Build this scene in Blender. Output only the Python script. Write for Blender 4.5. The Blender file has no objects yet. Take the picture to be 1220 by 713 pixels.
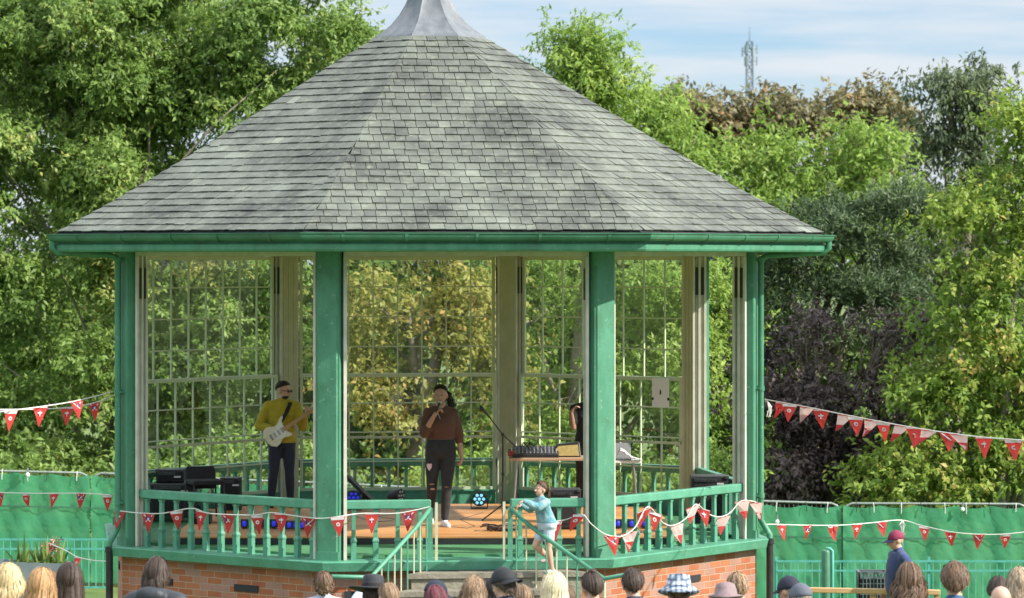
import bpy, bmesh, math, random
import numpy as np
from mathutils import Vector, Matrix, Euler, Quaternion
random.seed(7); rng = np.random.default_rng(7)
SC = bpy.context.scene
COL = SC.collection
R_ = math.radians

# ------------------------------------------------------------------ camera, sky, sun
CAMZ = 5.6
FPX = 3814.0
cam = bpy.data.cameras.new('camera'); camo = bpy.data.objects.new('camera', cam); COL.objects.link(camo)
camo.location = (0, 0, CAMZ); camo.rotation_euler = (R_(90), 0, 0)
cam.sensor_width = 36; cam.lens = FPX / 1220 * 36
cam.shift_y = -46.5 / 1220
cam.clip_start = 0.5; cam.clip_end = 5000
cam.dof.use_dof = True; cam.dof.focus_distance = 38.0; cam.dof.aperture_fstop = 3.4
SC.camera = camo

SUN_AZ = -20.0      # direction towards the sun, degrees from +X
SUN_EL = 36.0
sd = Vector((math.cos(R_(SUN_AZ))*math.cos(R_(SUN_EL)), math.sin(R_(SUN_AZ))*math.cos(R_(SUN_EL)), math.sin(R_(SUN_EL))))
sl = bpy.data.lights.new('sun', 'SUN'); so = bpy.data.objects.new('sun', sl); COL.objects.link(so)
sl.energy = 5.0; sl.angle = R_(0.6); sl.color = (1.0, 0.93, 0.82)
so.rotation_euler = (-sd).to_track_quat('-Z', 'Y').to_euler()

w = bpy.data.worlds.new('World'); SC.world = w; w.use_nodes = True
nt = w.node_tree; nt.nodes.clear()
def N(t, nt_, **k):
    n = nt_.nodes.new(t)
    for a, v in k.items(): setattr(n, a, v)
    return n
sky = N('ShaderNodeTexSky', nt, sky_type='NISHITA'); sky.sun_disc = False
sky.sun_elevation = R_(SUN_EL); sky.sun_rotation = R_(90 - SUN_AZ)
sky.air_density = 1.0; sky.dust_density = 0.3; sky.ozone_density = 2.0; sky.altitude = 100
tc = N('ShaderNodeTexCoord', nt); mp = N('ShaderNodeMapping', nt); mp.inputs['Scale'].default_value = (3.2, 3.2, 34.0)
mp.inputs['Rotation'].default_value = (R_(0), R_(3), 0)
ns = N('ShaderNodeTexNoise', nt); ns.inputs['Scale'].default_value = 2.6; ns.inputs['Detail'].default_value = 6; ns.inputs['Roughness'].default_value = 0.55
ramp = N('ShaderNodeValToRGB', nt); ramp.color_ramp.elements[0].position = 0.36; ramp.color_ramp.elements[1].position = 0.62
sep = N('ShaderNodeSeparateXYZ', nt)
hz = N('ShaderNodeMapRange', nt); hz.inputs['From Min'].default_value = 0.02; hz.inputs['From Max'].default_value = 0.10
hz.inputs['To Min'].default_value = 0.62; hz.inputs['To Max'].default_value = 0.10
mx = N('ShaderNodeMath', nt, operation='MULTIPLY'); mx.inputs[1].default_value = 0.72
ad = N('ShaderNodeMath', nt, operation='ADD', use_clamp=True)
tint = N('ShaderNodeMix', nt, data_type='RGBA', blend_type='MULTIPLY'); tint.inputs['Factor'].default_value = 1.0
tint.inputs['B'].default_value = (0.58, 0.85, 1.16, 1)
cm = N('ShaderNodeMix', nt, data_type='RGBA'); cm.inputs['B'].default_value = (5.2, 5.7, 6.5, 1)
bg = N('ShaderNodeBackground', nt); bg.inputs['Strength'].default_value = 0.08
out = N('ShaderNodeOutputWorld', nt)
L = nt.links.new
L(tc.outputs['Generated'], mp.inputs['Vector']); L(mp.outputs['Vector'], ns.inputs['Vector']); L(ns.outputs['Fac'], ramp.inputs['Fac'])
L(tc.outputs['Generated'], sep.inputs['Vector']); L(sep.outputs['Z'], hz.inputs['Value'])
# thicker, brighter broken cloud added higher up, out of frame, to lift the fill
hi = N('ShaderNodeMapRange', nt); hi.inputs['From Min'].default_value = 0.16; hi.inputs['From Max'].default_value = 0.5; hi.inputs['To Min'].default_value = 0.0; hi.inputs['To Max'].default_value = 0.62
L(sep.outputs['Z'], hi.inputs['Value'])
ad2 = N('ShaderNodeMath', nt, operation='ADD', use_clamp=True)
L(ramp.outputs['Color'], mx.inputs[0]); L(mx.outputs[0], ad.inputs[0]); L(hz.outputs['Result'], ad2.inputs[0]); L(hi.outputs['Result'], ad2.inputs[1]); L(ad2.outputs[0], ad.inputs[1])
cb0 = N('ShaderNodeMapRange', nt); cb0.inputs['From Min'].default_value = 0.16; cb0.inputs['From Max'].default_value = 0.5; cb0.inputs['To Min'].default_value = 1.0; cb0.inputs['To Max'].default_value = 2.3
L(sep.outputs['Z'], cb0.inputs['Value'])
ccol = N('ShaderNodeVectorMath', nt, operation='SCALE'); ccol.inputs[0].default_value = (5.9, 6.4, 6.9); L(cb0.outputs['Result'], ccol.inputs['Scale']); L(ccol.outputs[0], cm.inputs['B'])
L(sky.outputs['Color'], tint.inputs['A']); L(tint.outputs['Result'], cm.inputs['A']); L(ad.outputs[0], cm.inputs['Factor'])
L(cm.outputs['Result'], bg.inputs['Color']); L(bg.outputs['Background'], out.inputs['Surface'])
SC.view_settings.view_transform = 'Standard'; SC.view_settings.look = 'None'; SC.view_settings.gamma = 1
SC.view_settings.exposure = 0.72
SC.cycles.transparent_max_bounces = 16
SC.cycles.max_bounces = 6

# ------------------------------------------------------------------ helpers
def X(px, Y): return (px - 610) * Y / FPX
def Z(py, Y): return CAMZ - (py - 310) * Y / FPX
def P(px, py, Y): return Vector((X(px, Y), Y, Z(py, Y)))

class MB:
    def __init__(s): s.v = []; s.f = []; s.m = []; s.uv = None; s.a = []
    def add(s, vs, fs, mi=0, a=0.5):
        o = len(s.v); s.v += [tuple(v) for v in vs]
        for f in fs: s.f.append(tuple(i + o for i in f)); s.m.append(mi); s.a.append(a)
    def box(s, c, size, rz=0, mi=0, a=0.5, rot=None):
        hx, hy, hz_ = size[0]/2, size[1]/2, size[2]/2
        M = rot if rot else Matrix.Rotation(rz, 3, 'Z')
        c = Vector(c)
        vs = [c + M @ Vector((x*hx, y*hy, z*hz_)) for z in (-1, 1) for x, y in ((-1,-1),(1,-1),(1,1),(-1,1))]
        s.add(vs, [(3,2,1,0),(4,5,6,7),(0,1,5,4),(1,2,6,5),(2,3,7,6),(3,0,4,7)], mi, a)
    def beam(s, p0, p1, wd, ht, up=(0,0,1), mi=0, a=0.5):
        p0 = Vector(p0); p1 = Vector(p1); d = (p1-p0).normalized()
        sdv = d.cross(Vector(up)).normalized(); u = sdv.cross(d)
        vs = []
        for p in (p0, p1):
            for x, z in ((-1,-1),(1,-1),(1,1),(-1,1)): vs.append(p + sdv*x*wd/2 + u*z*ht/2)
        s.add(vs, [(0,1,2,3),(7,6,5,4),(0,4,5,1),(1,5,6,2),(2,6,7,3),(3,7,4,0)], mi, a)
    def tube(s, pts, r, n=8, mi=0, a=0.5, cap=True):
        pts = [Vector(p) for p in pts]; rs = r if isinstance(r, (list, tuple)) else [r]*len(pts)
        vs = []; prev = None
        for i, p in enumerate(pts):
            d = (pts[min(i+1, len(pts)-1)] - pts[max(i-1, 0)])
            d = d.normalized() if d.length > 1e-9 else Vector((0,0,1))
            ref = prev if prev is not None else (Vector((0,0,1)) if abs(d.z) < .9 else Vector((1,0,0)))
            x = (ref - d*ref.dot(d))
            if x.length < 1e-6: x = d.orthogonal()
            x.normalize(); y = d.cross(x); prev = x
            for k in range(n):
                t = 2*math.pi*k/n
                vs.append(p + (x*math.cos(t) + y*math.sin(t))*rs[i])
        fs = []
        for i in range(len(pts)-1):
            for k in range(n):
                k2 = (k+1) % n
                fs.append((i*n+k, i*n+k2, (i+1)*n+k2, (i+1)*n+k))
        if cap:
            fs.append(tuple(range(n-1, -1, -1))); fs.append(tuple((len(pts)-1)*n + k for k in range(n)))
        s.add(vs, fs, mi, a)
    def loft(s, rings, cap=True, mi=0, a=0.5, closed=True):
        n = len(rings[0]); vs = [v for r in rings for v in r]; fs = []
        for i in range(len(rings)-1):
            for k in range(n if closed else n-1):
                k2 = (k+1) % n
                fs.append((i*n+k, i*n+k2, (i+1)*n+k2, (i+1)*n+k))
        if cap:
            fs.append(tuple(range(n-1, -1, -1))); fs.append(tuple((len(rings)-1)*n + k for k in range(n)))
        s.add(vs, fs, mi, a)
    def prism(s, poly, z0, z1, mi=0, a=0.5):
        s.loft([[(x, y, z0) for x, y in poly], [(x, y, z1) for x, y in poly]], True, mi, a)
    def ell(s, c, r, nu=16, nv=10, mi=0, a=0.5, rot=None):
        c = Vector(c); M = rot if rot else Matrix.Identity(3)
        vs = [c + M @ Vector((0, 0, -r[2]))]
        for j in range(1, nv):
            t = math.pi*j/nv
            for i in range(nu):
                p = 2*math.pi*i/nu
                vs.append(c + M @ Vector((r[0]*math.sin(t)*math.cos(p), r[1]*math.sin(t)*math.sin(p), -r[2]*math.cos(t))))
        vs.append(c + M @ Vector((0, 0, r[2])))
        fs = []
        for i in range(nu): fs.append((0, 1+(i+1) % nu, 1+i))
        for j in range(nv-2):
            for i in range(nu):
                b = 1+j*nu; fs.append((b+i, b+(i+1) % nu, b+nu+(i+1) % nu, b+nu+i))
        b = 1+(nv-2)*nu
        for i in range(nu): fs.append((b+i, b+(i+1) % nu, len(vs)-1))
        s.add(vs, fs, mi, a)
    def build(s, name, mats, parent=None, smooth=False, world=True, bevel=0):
        off = parent.matrix_world_loc if False else (Vector(WL(parent)) if (parent and world) else Vector((0,0,0)))
        me = bpy.data.meshes.new(name)
        me.from_pydata([(v[0]-off.x, v[1]-off.y, v[2]-off.z) for v in s.v], [], s.f)
        if not isinstance(mats, (list, tuple)): mats = [mats]
        for m in mats: me.materials.append(m)
        me.polygons.foreach_set('material_index', s.m)
        at = me.attributes.new('var', 'FLOAT', 'FACE'); at.data.foreach_set('value', s.a)
        if smooth: me.polygons.foreach_set('use_smooth', [True]*len(me.polygons))
        me.update()
        o = bpy.data.objects.new(name, me); COL.objects.link(o)
        if parent: o.parent = parent
        if bevel:
            b = o.modifiers.new('bevel', 'BEVEL'); b.width = bevel; b.segments = 2; b.limit_method = 'ANGLE'
        if smooth == 'auto':
            me.set_sharp_from_angle(angle=R_(40))
        return o
def WL(o):
    v = Vector((0,0,0))
    while o: v = v + o.location; o = o.parent
    return v
def tag(o, label=None, cat=None, group=None, kind=None):
    if label: o['label'] = label
    if cat: o['category'] = cat
    if group: o['group'] = group
    if kind: o['kind'] = kind
    return o
def thing(name, label, cat, loc=(0,0,0), rz=0, group=None):
    o = bpy.data.objects.new(name, None); COL.objects.link(o); o.empty_display_size = .1
    o.location = loc; o.rotation_euler = (0, 0, rz)
    return tag(o, label, cat, group)

def mat(name, col, rough=.6, col2=None, nscale=4.0, bump=0.0, bscale=40, metallic=0, var=0.0, spec=.5, emis=None, estr=0, sheen=0, stretch=None, lo=.35, hi=.65, trans=0, chips=None):
    m = bpy.data.materials.new(name); m.use_nodes = True; t = m.node_tree; l = t.links.new
    b = t.nodes['Principled BSDF']
    b.inputs['Roughness'].default_value = rough; b.inputs['Metallic'].default_value = metallic
    b.inputs['Specular IOR Level'].default_value = spec
    b.inputs['Base Color'].default_value = (*col, 1)
    tcn = t.nodes.new('ShaderNodeTexCoord'); vec = tcn.outputs['Object']
    if stretch:
        mpn = t.nodes.new('ShaderNodeMapping'); mpn.inputs['Scale'].default_value = stretch; l(vec, mpn.inputs['Vector']); vec = mpn.outputs['Vector']
    src = None
    if col2 is not None:
        n = t.nodes.new('ShaderNodeTexNoise'); n.inputs['Scale'].default_value = nscale; n.inputs['Detail'].default_value = 6; n.inputs['Roughness'].default_value = .6
        l(vec, n.inputs['Vector'])
        r = t.nodes.new('ShaderNodeMapRange'); r.inputs['From Min'].default_value = lo; r.inputs['From Max'].default_value = hi; l(n.outputs['Fac'], r.inputs['Value'])
        mxn = t.nodes.new('ShaderNodeMix'); mxn.data_type = 'RGBA'; mxn.inputs['A'].default_value = (*col, 1); mxn.inputs['B'].default_value = (*col2, 1)
        l(r.outputs['Result'], mxn.inputs['Factor']); src = mxn.outputs['Result']
    if var:
        a = t.nodes.new('ShaderNodeAttribute'); a.attribute_name = 'var'
        r2 = t.nodes.new('ShaderNodeMapRange'); r2.inputs['To Min'].default_value = 1-var; r2.inputs['To Max'].default_value = 1+var; l(a.outputs['Fac'], r2.inputs['Value'])
        vm = t.nodes.new('ShaderNodeMix'); vm.data_type = 'RGBA'; vm.blend_type = 'MULTIPLY'; vm.inputs['Factor'].default_value = 1
        if src: l(src, vm.inputs['A'])
        else: vm.inputs['A'].default_value = (*col, 1)
        cb = t.nodes.new('ShaderNodeCombineColor')
        for k in range(3): l(r2.outputs['Result'], cb.inputs[k])
        l(cb.outputs[0], vm.inputs['B']); src = vm.outputs['Result']
    if chips:
        nc = t.nodes.new('ShaderNodeTexNoise'); nc.inputs['Scale'].default_value = 16; nc.inputs['Detail'].default_value = 9; nc.inputs['Roughness'].default_value = .72; l(tcn.outputs['Object'], nc.inputs['Vector'])
        rc = t.nodes.new('ShaderNodeMapRange'); rc.inputs['From Min'].default_value = .60; rc.inputs['From Max'].default_value = .66; rc.inputs['To Max'].default_value = .75; l(nc.outputs['Fac'], rc.inputs['Value'])
        nd = t.nodes.new('ShaderNodeTexNoise'); nd.inputs['Scale'].default_value = 3.3; nd.inputs['Detail'].default_value = 7; nd.inputs['Roughness'].default_value = .7; l(tcn.outputs['Object'], nd.inputs['Vector'])
        rd_ = t.nodes.new('ShaderNodeMapRange'); rd_.inputs['From Min'].default_value = .5; rd_.inputs['From Max'].default_value = .72; rd_.inputs['To Max'].default_value = .6; l(nd.outputs['Fac'], rd_.inputs['Value'])
        md = t.nodes.new('ShaderNodeMix'); md.data_type = 'RGBA'; l(rd_.outputs[0], md.inputs['Factor']); l(src, md.inputs['A']); md.inputs['B'].default_value = (col[0]*.6+.02, col[1]*.62, col[2]*.55, 1)
        mc = t.nodes.new('ShaderNodeMix'); mc.data_type = 'RGBA'; l(rc.outputs[0], mc.inputs['Factor']); l(md.outputs['Result'], mc.inputs['A']); mc.inputs['B'].default_value = (*chips, 1); src = mc.outputs['Result']
    if src: l(src, b.inputs['Base Color'])
    if bump:
        n2 = t.nodes.new('ShaderNodeTexNoise'); n2.inputs['Scale'].default_value = bscale; n2.inputs['Detail'].default_value = 4; l(vec, n2.inputs['Vector'])
        bp = t.nodes.new('ShaderNodeBump'); bp.inputs['Strength'].default_value = bump; bp.inputs['Distance'].default_value = .02
        l(n2.outputs['Fac'], bp.inputs['Height']); l(bp.outputs['Normal'], b.inputs['Normal'])
    if emis: b.inputs['Emission Color'].default_value = (*emis, 1); b.inputs['Emission Strength'].default_value = estr
    if sheen: b.inputs['Sheen Weight'].default_value = sheen
    if trans:
        tl = t.nodes.new('ShaderNodeBsdfTranslucent'); ms = t.nodes.new('ShaderNodeMixShader'); ms.inputs['Fac'].default_value = trans
        if src: l(src, tl.inputs['Color'])
        else: tl.inputs['Color'].default_value = (*col, 1)
        l(b.outputs[0], ms.inputs[1]); l(tl.outputs[0], ms.inputs[2]); l(ms.outputs[0], t.nodes['Material Output'].inputs['Surface'])
    return m

M = {}
M['green'] = mat('green_paint', (.04,.18,.10), .5, (.08,.255,.16), 2.5, .2, 60, lo=.3, hi=.7, stretch=(3,3,.8), chips=(.22,.36,.28))
M['green_rail'] = mat('green_rail_paint', (.10,.31,.21), .48, (.06,.235,.145), 5, .2, 60, lo=.3, hi=.7, chips=(.30,.42,.34))
M['green_dark'] = mat('green_gutter_paint', (.03,.13,.07), .42, (.055,.18,.11), 3, .1, 60, chips=(.14,.22,.16))
M['cream'] = mat('cream_paint', (.52,.54,.38), .5, (.42,.46,.31), 6, .08, 50)
M['cream_bar'] = mat('glazing_bar_paint', (.50,.57,.39), .5)
M['trim'] = mat('off_white_trim_paint', (.56,.54,.46), .5, (.44,.43,.36), 6, .08, 50)
M['olive'] = mat('olive_lining_paint', (.42,.43,.28), .5, (.35,.37,.22), 5, .08, 50)
M['slot'] = mat('dark_slot', (.02,.025,.015), .8)
M['slate_under'] = mat('slate_under', (.04,.045,.045), .9)
M['black'] = mat('black_plastic', (.012,.012,.014), .45, (.02,.02,.022), 30, .1, 200)
M['black_cloth'] = mat('black_grille_cloth', (.010,.010,.011), .9, (.022,.022,.024), 90)
M['blackpipe'] = mat('black_cast_iron', (.012,.012,.012), .5, (.03,.03,.028), 8, .1, 80)
M['metal'] = mat('grey_steel', (.42,.44,.44), .35, (.3,.31,.31), 12, metallic=.8)
M['white'] = mat('white_paint', (.75,.75,.73), .5, (.65,.65,.62), 8)
M['stone'] = mat('sandstone_step', (.15,.135,.105), .85, (.24,.215,.17), 5, .5, 30)
M['concrete'] = mat('stone_wall', (.18,.165,.12), .9, (.27,.25,.19), 6, .6, 24)
M['wood'] = mat('yellow_timber', (.50,.34,.16), .6, (.38,.24,.10), 6, .1, 40, stretch=(1,8,8))
M['string'] = mat('white_cord', (.6,.6,.56), .8)
M['chrome'] = mat('chrome', (.6,.6,.62), .2, metallic=1)
# ------------------------------------------------------------------ terrain
def ztop(x): return float(np.interp(x, [-12, -9.44, -7.4, 4.8, 12], [1.76, 1.73, 1.66, 1.12, 1.09]))
def gz(x, y):
    a = float(np.interp(y, [-50, 0, 10, 22, 26, 30, 34, 40, 46], [5.0, 3.6, 2.7, 1.68, 1.30, .90, .5, .15, .0]))
    t = min(max((y-46)/12, 0), 1)
    return a*(1-t) + (ztop(x)-2.08)*t
def ground():
    xs = [-2500,-800,-300,-120,-60]+[x*2.0 for x in range(-20, 21)]+[60,120,300,800,2500]
    ys = [-2000,-400,-100,-50,-20]+[y*2.0 for y in range(0, 50)]+[110,150,220,400,900,3500]
    mb = MB(); vs = [(x, y, gz(x, y)) for y in ys for x in xs]; nx = len(xs)
    fs = [(j*nx+i, j*nx+i+1, (j+1)*nx+i+1, (j+1)*nx+i) for j in range(len(ys)-1) for i in range(nx-1)]
    mb.add(vs, fs)
    g = mat('grass_ground', (.06,.11,.02), .95, (.12,.16,.035), 1.2, .6, 30)
    o = mb.build('ground', g, smooth=True); tag(o, kind='structure')
ground()

# ------------------------------------------------------------------ bandstand
OX, OY = -1.033, 39.74
YAW = 8.0
ANG = [-90+YAW+a for a in (-67.5,-22.5,22.5,67.5,112.5,157.5,202.5,247.5)]   # A B C D E F G H
def V(i, r, z=0):
    t = R_(ANG[i % 8]); return Vector((OX + r*math.cos(t), OY + r*math.sin(t), z))
def oct_(r): return [(V(i, r).x, V(i, r).y) for i in range(8)]
LEDGE = 2.24; RAILZ = 2.905; BEAMB = 5.645; COLR = 4.0
bs = thing('bandstand', 'octagonal Victorian bandstand with green posts, grey slate roof and red brick base', 'bandstand', (OX, OY, gz(OX, OY)))

# brick plinth
def brick_mat():
    m = bpy.data.materials.new('red_brick'); m.use_nodes = True; t = m.node_tree; l = t.links.new; b = t.nodes['Principled BSDF']
    b.inputs['Roughness'].default_value = .85
    uv = t.nodes.new('ShaderNodeUVMap'); uv.uv_map = 'UVMap'
    br = t.nodes.new('ShaderNodeTexBrick'); br.inputs['Scale'].default_value = 1
    br.inputs['Brick Width'].default_value = .225; br.inputs['Row Height'].default_value = .075; br.inputs['Mortar Size'].default_value = .006
    br.inputs['Color1'].default_value = (.31,.095,.04,1); br.inputs['Color2'].default_value = (.42,.165,.075,1); br.inputs['Mortar'].default_value = (.38,.27,.19,1)
    br.inputs['Bias'].default_value = -.1; br.inputs['Mortar Smooth'].default_value = .3
    l(uv.outputs[0], br.inputs['Vector'])
    # scattered grey-blue headers: second brick texture with random per-brick value
    br2 = t.nodes.new('ShaderNodeTexBrick'); br2.inputs['Scale'].default_value = 1
    br2.inputs['Brick Width'].default_value = .225; br2.inputs['Row Height'].default_value = .075; br2.inputs['Mortar Size'].default_value = .0
    br2.inputs['Color1'].default_value = (0,0,0,1); br2.inputs['Color2'].default_value = (1,1,1,1); l(uv.outputs[0], br2.inputs['Vector'])
    cr = t.nodes.new('ShaderNodeMapRange'); cr.inputs['From Min'].default_value = .72; cr.inputs['From Max'].default_value = .80
    l(br2.outputs['Color'], cr.inputs['Value'])
    mu = t.nodes.new('ShaderNodeMath'); mu.operation = 'MULTIPLY'; mu.inputs[1].default_value = .45; l(cr.outputs[0], mu.inputs[0])
    mx1 = t.nodes.new('ShaderNodeMix'); mx1.data_type = 'RGBA'; l(mu.outputs[0], mx1.inputs['Factor']); l(br.outputs['Color'], mx1.inputs['A']); mx1.inputs['B'].default_value = (.22,.19,.20,1)
    n = t.nodes.new('ShaderNodeTexNoise'); n.inputs['Scale'].default_value = 5; n.inputs['Detail'].default_value = 6; l(uv.outputs[0], n.inputs['Vector'])
    mr = t.nodes.new('ShaderNodeMapRange'); mr.inputs['To Min'].default_value = .7; mr.inputs['To Max'].default_value = 1.3; l(n.outputs['Fac'], mr.inputs['Value'])
    cb = t.nodes.new('ShaderNodeCombineColor')
    for k in range(3): l(mr.outputs[0], cb.inputs[k])
    mx2 = t.nodes.new('ShaderNodeMix'); mx2.data_type = 'RGBA'; mx2.blend_type = 'MULTIPLY'; mx2.inputs['Factor'].default_value = 1
    l(mx1.outputs['Result'], mx2.inputs['A']); l(cb.outputs[0], mx2.inputs['B']); l(mx2.outputs['Result'], b.inputs['Base Color'])
    bp = t.nodes.new('ShaderNodeBump'); bp.inputs['Strength'].default_value = .6; bp.inputs['Distance'].default_value = .01; bp.invert = True
    l(br.outputs['Fac'], bp.inputs['Height']); l(bp.outputs[0], b.inputs['Normal'])
    return m
M['brick'] = brick_mat()
M['vent'] = mat('dark_air_vent', (.02,.02,.024), .8)
def plinth():
    r = 4.12
    mb = MB(); z0 = -.6; z1 = LEDGE-.115
    for i in range(8):
        a, b = V(i, r), V(i+1, r)
        mb.add([(a.x,a.y,z0),(b.x,b.y,z0),(b.x,b.y,z1),(a.x,a.y,z1)], [(0,1,2,3)])
    mb.add([V(i, r, z1) for i in range(8)], [tuple(range(8))])
    o = mb.build('brick_base', M['brick'], bs)
    uvl = o.data.uv_layers.new(name='UVMap'); W_ = 2*r*math.sin(R_(22.5))
    k = 0
    for p in o.data.polygons:
        if len(p.vertices) == 4:
            i = p.index
            for q, (u, v) in zip(p.loop_indices, ((0,z0),(W_,z0),(W_,z1),(0,z1))): uvl.data[q].uv = (u+i*W_, v)
    for i, fr in ((0,.62),(0,.2),(1,.12),(2,.55),(7,.5),(3,.5)):
        a, b = V(i, r+.004), V(i+1, r+.004); c = a.lerp(b, fr); d = b-a
        vb = MB(); vb.box((c.x, c.y, 1.86), (.36, .03, .075), math.atan2(d.y, d.x))
        vb.build('air_vent', M['vent'], bs)
plinth()

mb = MB(); mb.loft([[(x,y,LEDGE-.11) for x,y in oct_(4.27)], [(x,y,LEDGE-.012) for x,y in oct_(4.30)], [(x,y,LEDGE) for x,y in oct_(4.28)], [(x,y,LEDGE+.001) for x,y in oct_(3.3)]])
mb.build('ledge', M['green_rail'], bs)
fl = mat('green_floor_paint', (.05,.20,.08), .6, (.09,.26,.12), 2, .1, 30)
mb = MB(); mb.prism(oct_(3.82), LEDGE-.05, LEDGE+.03); mb.build('floor', fl, bs)

# roof slates: every slate its own little tilted sheet
ZE, ZT, RE, RT = 5.925, 8.35, 4.93, .70
def slate_mat():
    m = bpy.data.materials.new('slate'); m.use_nodes = True; t = m.node_tree; l = t.links.new; b = t.nodes['Principled BSDF']
    b.inputs['Roughness'].default_value = .62
    a = t.nodes.new('ShaderNodeAttribute'); a.attribute_name = 'var'
    r = t.nodes.new('ShaderNodeValToRGB'); e = r.color_ramp.elements
    e[0].position = 0; e[0].color = (.05,.054,.044,1); e[1].position = 1; e[1].color = (.185,.203,.165,1)
    x = r.color_ramp.elements.new(.35); x.color = (.085,.094,.077,1)
    x = r.color_ramp.elements.new(.7); x.color = (.115,.127,.104,1)
    l(a.outputs['Fac'], r.inputs['Fac'])
    tcn = t.nodes.new('ShaderNodeTexCoord')
    # broad weathering patches, lichen streaks running down the slope
    n = t.nodes.new('ShaderNodeTexNoise'); n.inputs['Scale'].default_value = 1.1; n.inputs['Detail'].default_value = 7; n.inputs['Roughness'].default_value = .6; l(tcn.outputs['Object'], n.inputs['Vector'])
    mr = t.nodes.new('ShaderNodeMapRange'); mr.inputs['From Min'].default_value = .34; mr.inputs['From Max'].default_value = .66; mr.inputs['To Min'].default_value = .42; mr.inputs['To Max'].default_value = 1.45; l(n.outputs['Fac'], mr.inputs['Value'])
    cb = t.nodes.new('ShaderNodeCombineColor')
    for k in range(3): l(mr.outputs[0], cb.inputs[k])
    mx1 = t.nodes.new('ShaderNodeMix'); mx1.data_type = 'RGBA'; mx1.blend_type = 'MULTIPLY'; mx1.inputs['Factor'].default_value = 1
    l(r.outputs['Color'], mx1.inputs['A']); l(cb.outputs[0], mx1.inputs['B'])
    n2 = t.nodes.new('ShaderNodeTexNoise'); n2.inputs['Scale'].default_value = 9; n2.inputs['Detail'].default_value = 8; n2.inputs['Roughness'].default_value = .7; l(tcn.outputs['Object'], n2.inputs['Vector'])
    mr2 = t.nodes.new('ShaderNodeMapRange'); mr2.inputs['From Min'].default_value = .52; mr2.inputs['From Max'].default_value = .75; mr2.inputs['To Max'].default_value = .55; l(n2.outputs['Fac'], mr2.inputs['Value'])
    mx2 = t.nodes.new('ShaderNodeMix'); mx2.data_type = 'RGBA'; l(mr2.outputs[0], mx2.inputs['Factor']); l(mx1.outputs['Result'], mx2.inputs['A']); mx2.inputs['B'].default_value = (.26,.28,.205,1)
    l(mx2.outputs['Result'], b.inputs['Base Color'])
    bp = t.nodes.new('ShaderNodeBump'); bp.inputs['Strength'].default_value = .5; bp.inputs['Distance'].default_value = .006
    n3 = t.nodes.new('ShaderNodeTexNoise'); n3.inputs['Scale'].default_value = 45; n3.inputs['Detail'].default_value = 5; l(tcn.outputs['Object'], n3.inputs['Vector'])
    l(n3.outputs['Fac'], bp.inputs['Height']); l(bp.outputs[0], b.inputs['Normal'])
    return m
M['slate'] = slate_mat()
def roofz(t): return ZE + (ZT-ZE)*t - .10*math.sin(math.pi*t)*(1-t)      # slight bell-cast at the eaves
def slates():
    rr = random.Random(3)
    ub = MB(); mb = MB(); NC = 29; T = 10
    ub.loft([[tuple(V(i, RE+(RT-RE)*k/T, roofz(k/T)-.02)) for i in range(8)] for k in range(T+1)], cap=False)
    ub.build('roof_boarding', M['slate_under'], bs)
    for i in range(8):
        for k in range(NC):
            t0 = k/NC; t1 = min(1.0, (k+1.25)/NC)
            r0 = RE+(RT-RE)*t0; r1 = RE+(RT-RE)*t1
            A0, B0, A1, B1 = V(i,r0,roofz(t0)), V(i+1,r0,roofz(t0)), V(i,r1,roofz(t1)), V(i+1,r1,roofz(t1))
            ctr0 = (A0+B0)/2; ctr1 = (A1+B1)/2; ex = (B0-A0).normalized(); up = ctr1-ctr0
            nrm = ex.cross(up).normalized()
            if nrm.z < 0: nrm = -nrm
            W0 = (B0-A0).length/2; W1 = (B1-A1).length/2
            base = .143
            x = -W0 - rr.random()*base
            while x < W0:
                wv = base*rr.uniform(.75,1.3)
                xa, xb = x+.0035, x+wv-.0035; x += wv
                a0, b0 = max(xa,-W0), min(xb,W0)
                if b0-a0 < .02: continue
                a1, b1 = min(max(xa,-W1),W1), max(min(xb,W1),-W1)
                if b1-a1 < .004: a1 = b1 = (a1+b1)/2; b1 += .004
                h = .015+rr.uniform(-.002,.006); j = rr.uniform(-.006,.004) if rr.random() > .025 else rr.uniform(-.035,-.012); sl_ = rr.uniform(-.003,.003)
                low = up.normalized()*j
                p = [ctr0+ex*a0+nrm*(h+sl_)+low, ctr0+ex*b0+nrm*(h-sl_)+low, ctr1+ex*b1+nrm*.002, ctr1+ex*a1+nrm*.002]
                q = [p[0]-nrm*.011, p[1]-nrm*.011]
                val = min(1, max(0, rr.gauss(.5,.12)))
                mb.add(p+q, [(0,1,2,3),(4,5,1,0),(0,3,4),(1,5,2)], a=val)
    mb.build('slate_roof', M['slate'], bs)
slates()
# lead cap: concave spire
M['lead'] = mat('lead_sheet', (.145,.16,.18), .55, (.095,.105,.12), 3, .15, 20, stretch=(3,3,1))
def lead():
    mb = MB(); prof = [(.74,8.325),(.72,8.36),(.60,8.43),(.475,8.53),(.37,8.65),(.29,8.78),(.225,8.93),(.18,9.08),(.15,9.22),(.13,9.4),(.13,9.5)]
    rings = []
    for r, z in prof:
        ring = []
        for i in range(8):
            a, b = V(i, r, z), V(i+1, r, z)
            out_ = Vector((a.x-OX, a.y-OY, 0)).normalized()
            ring.append(tuple(a + out_*.012)); ring.append(tuple(a.lerp(b,.06))); ring.append(tuple(a.lerp(b,.5))); ring.append(tuple(a.lerp(b,.94)))
        rings.append(ring)
    mb.loft(rings); 
    mb.build('lead_cap', M['lead'], bs, smooth='auto')
    fb = MB(); fb.tube([(OX,OY,9.5),(OX,OY,9.56),(OX,OY,9.64),(OX,OY,9.74),(OX,OY,9.84),(OX,OY,10.25)], [.15,.17,.09,.12,.05,.008], 16)
    fb.build('finial', M['lead'], bs, smooth='auto')
lead()
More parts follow.
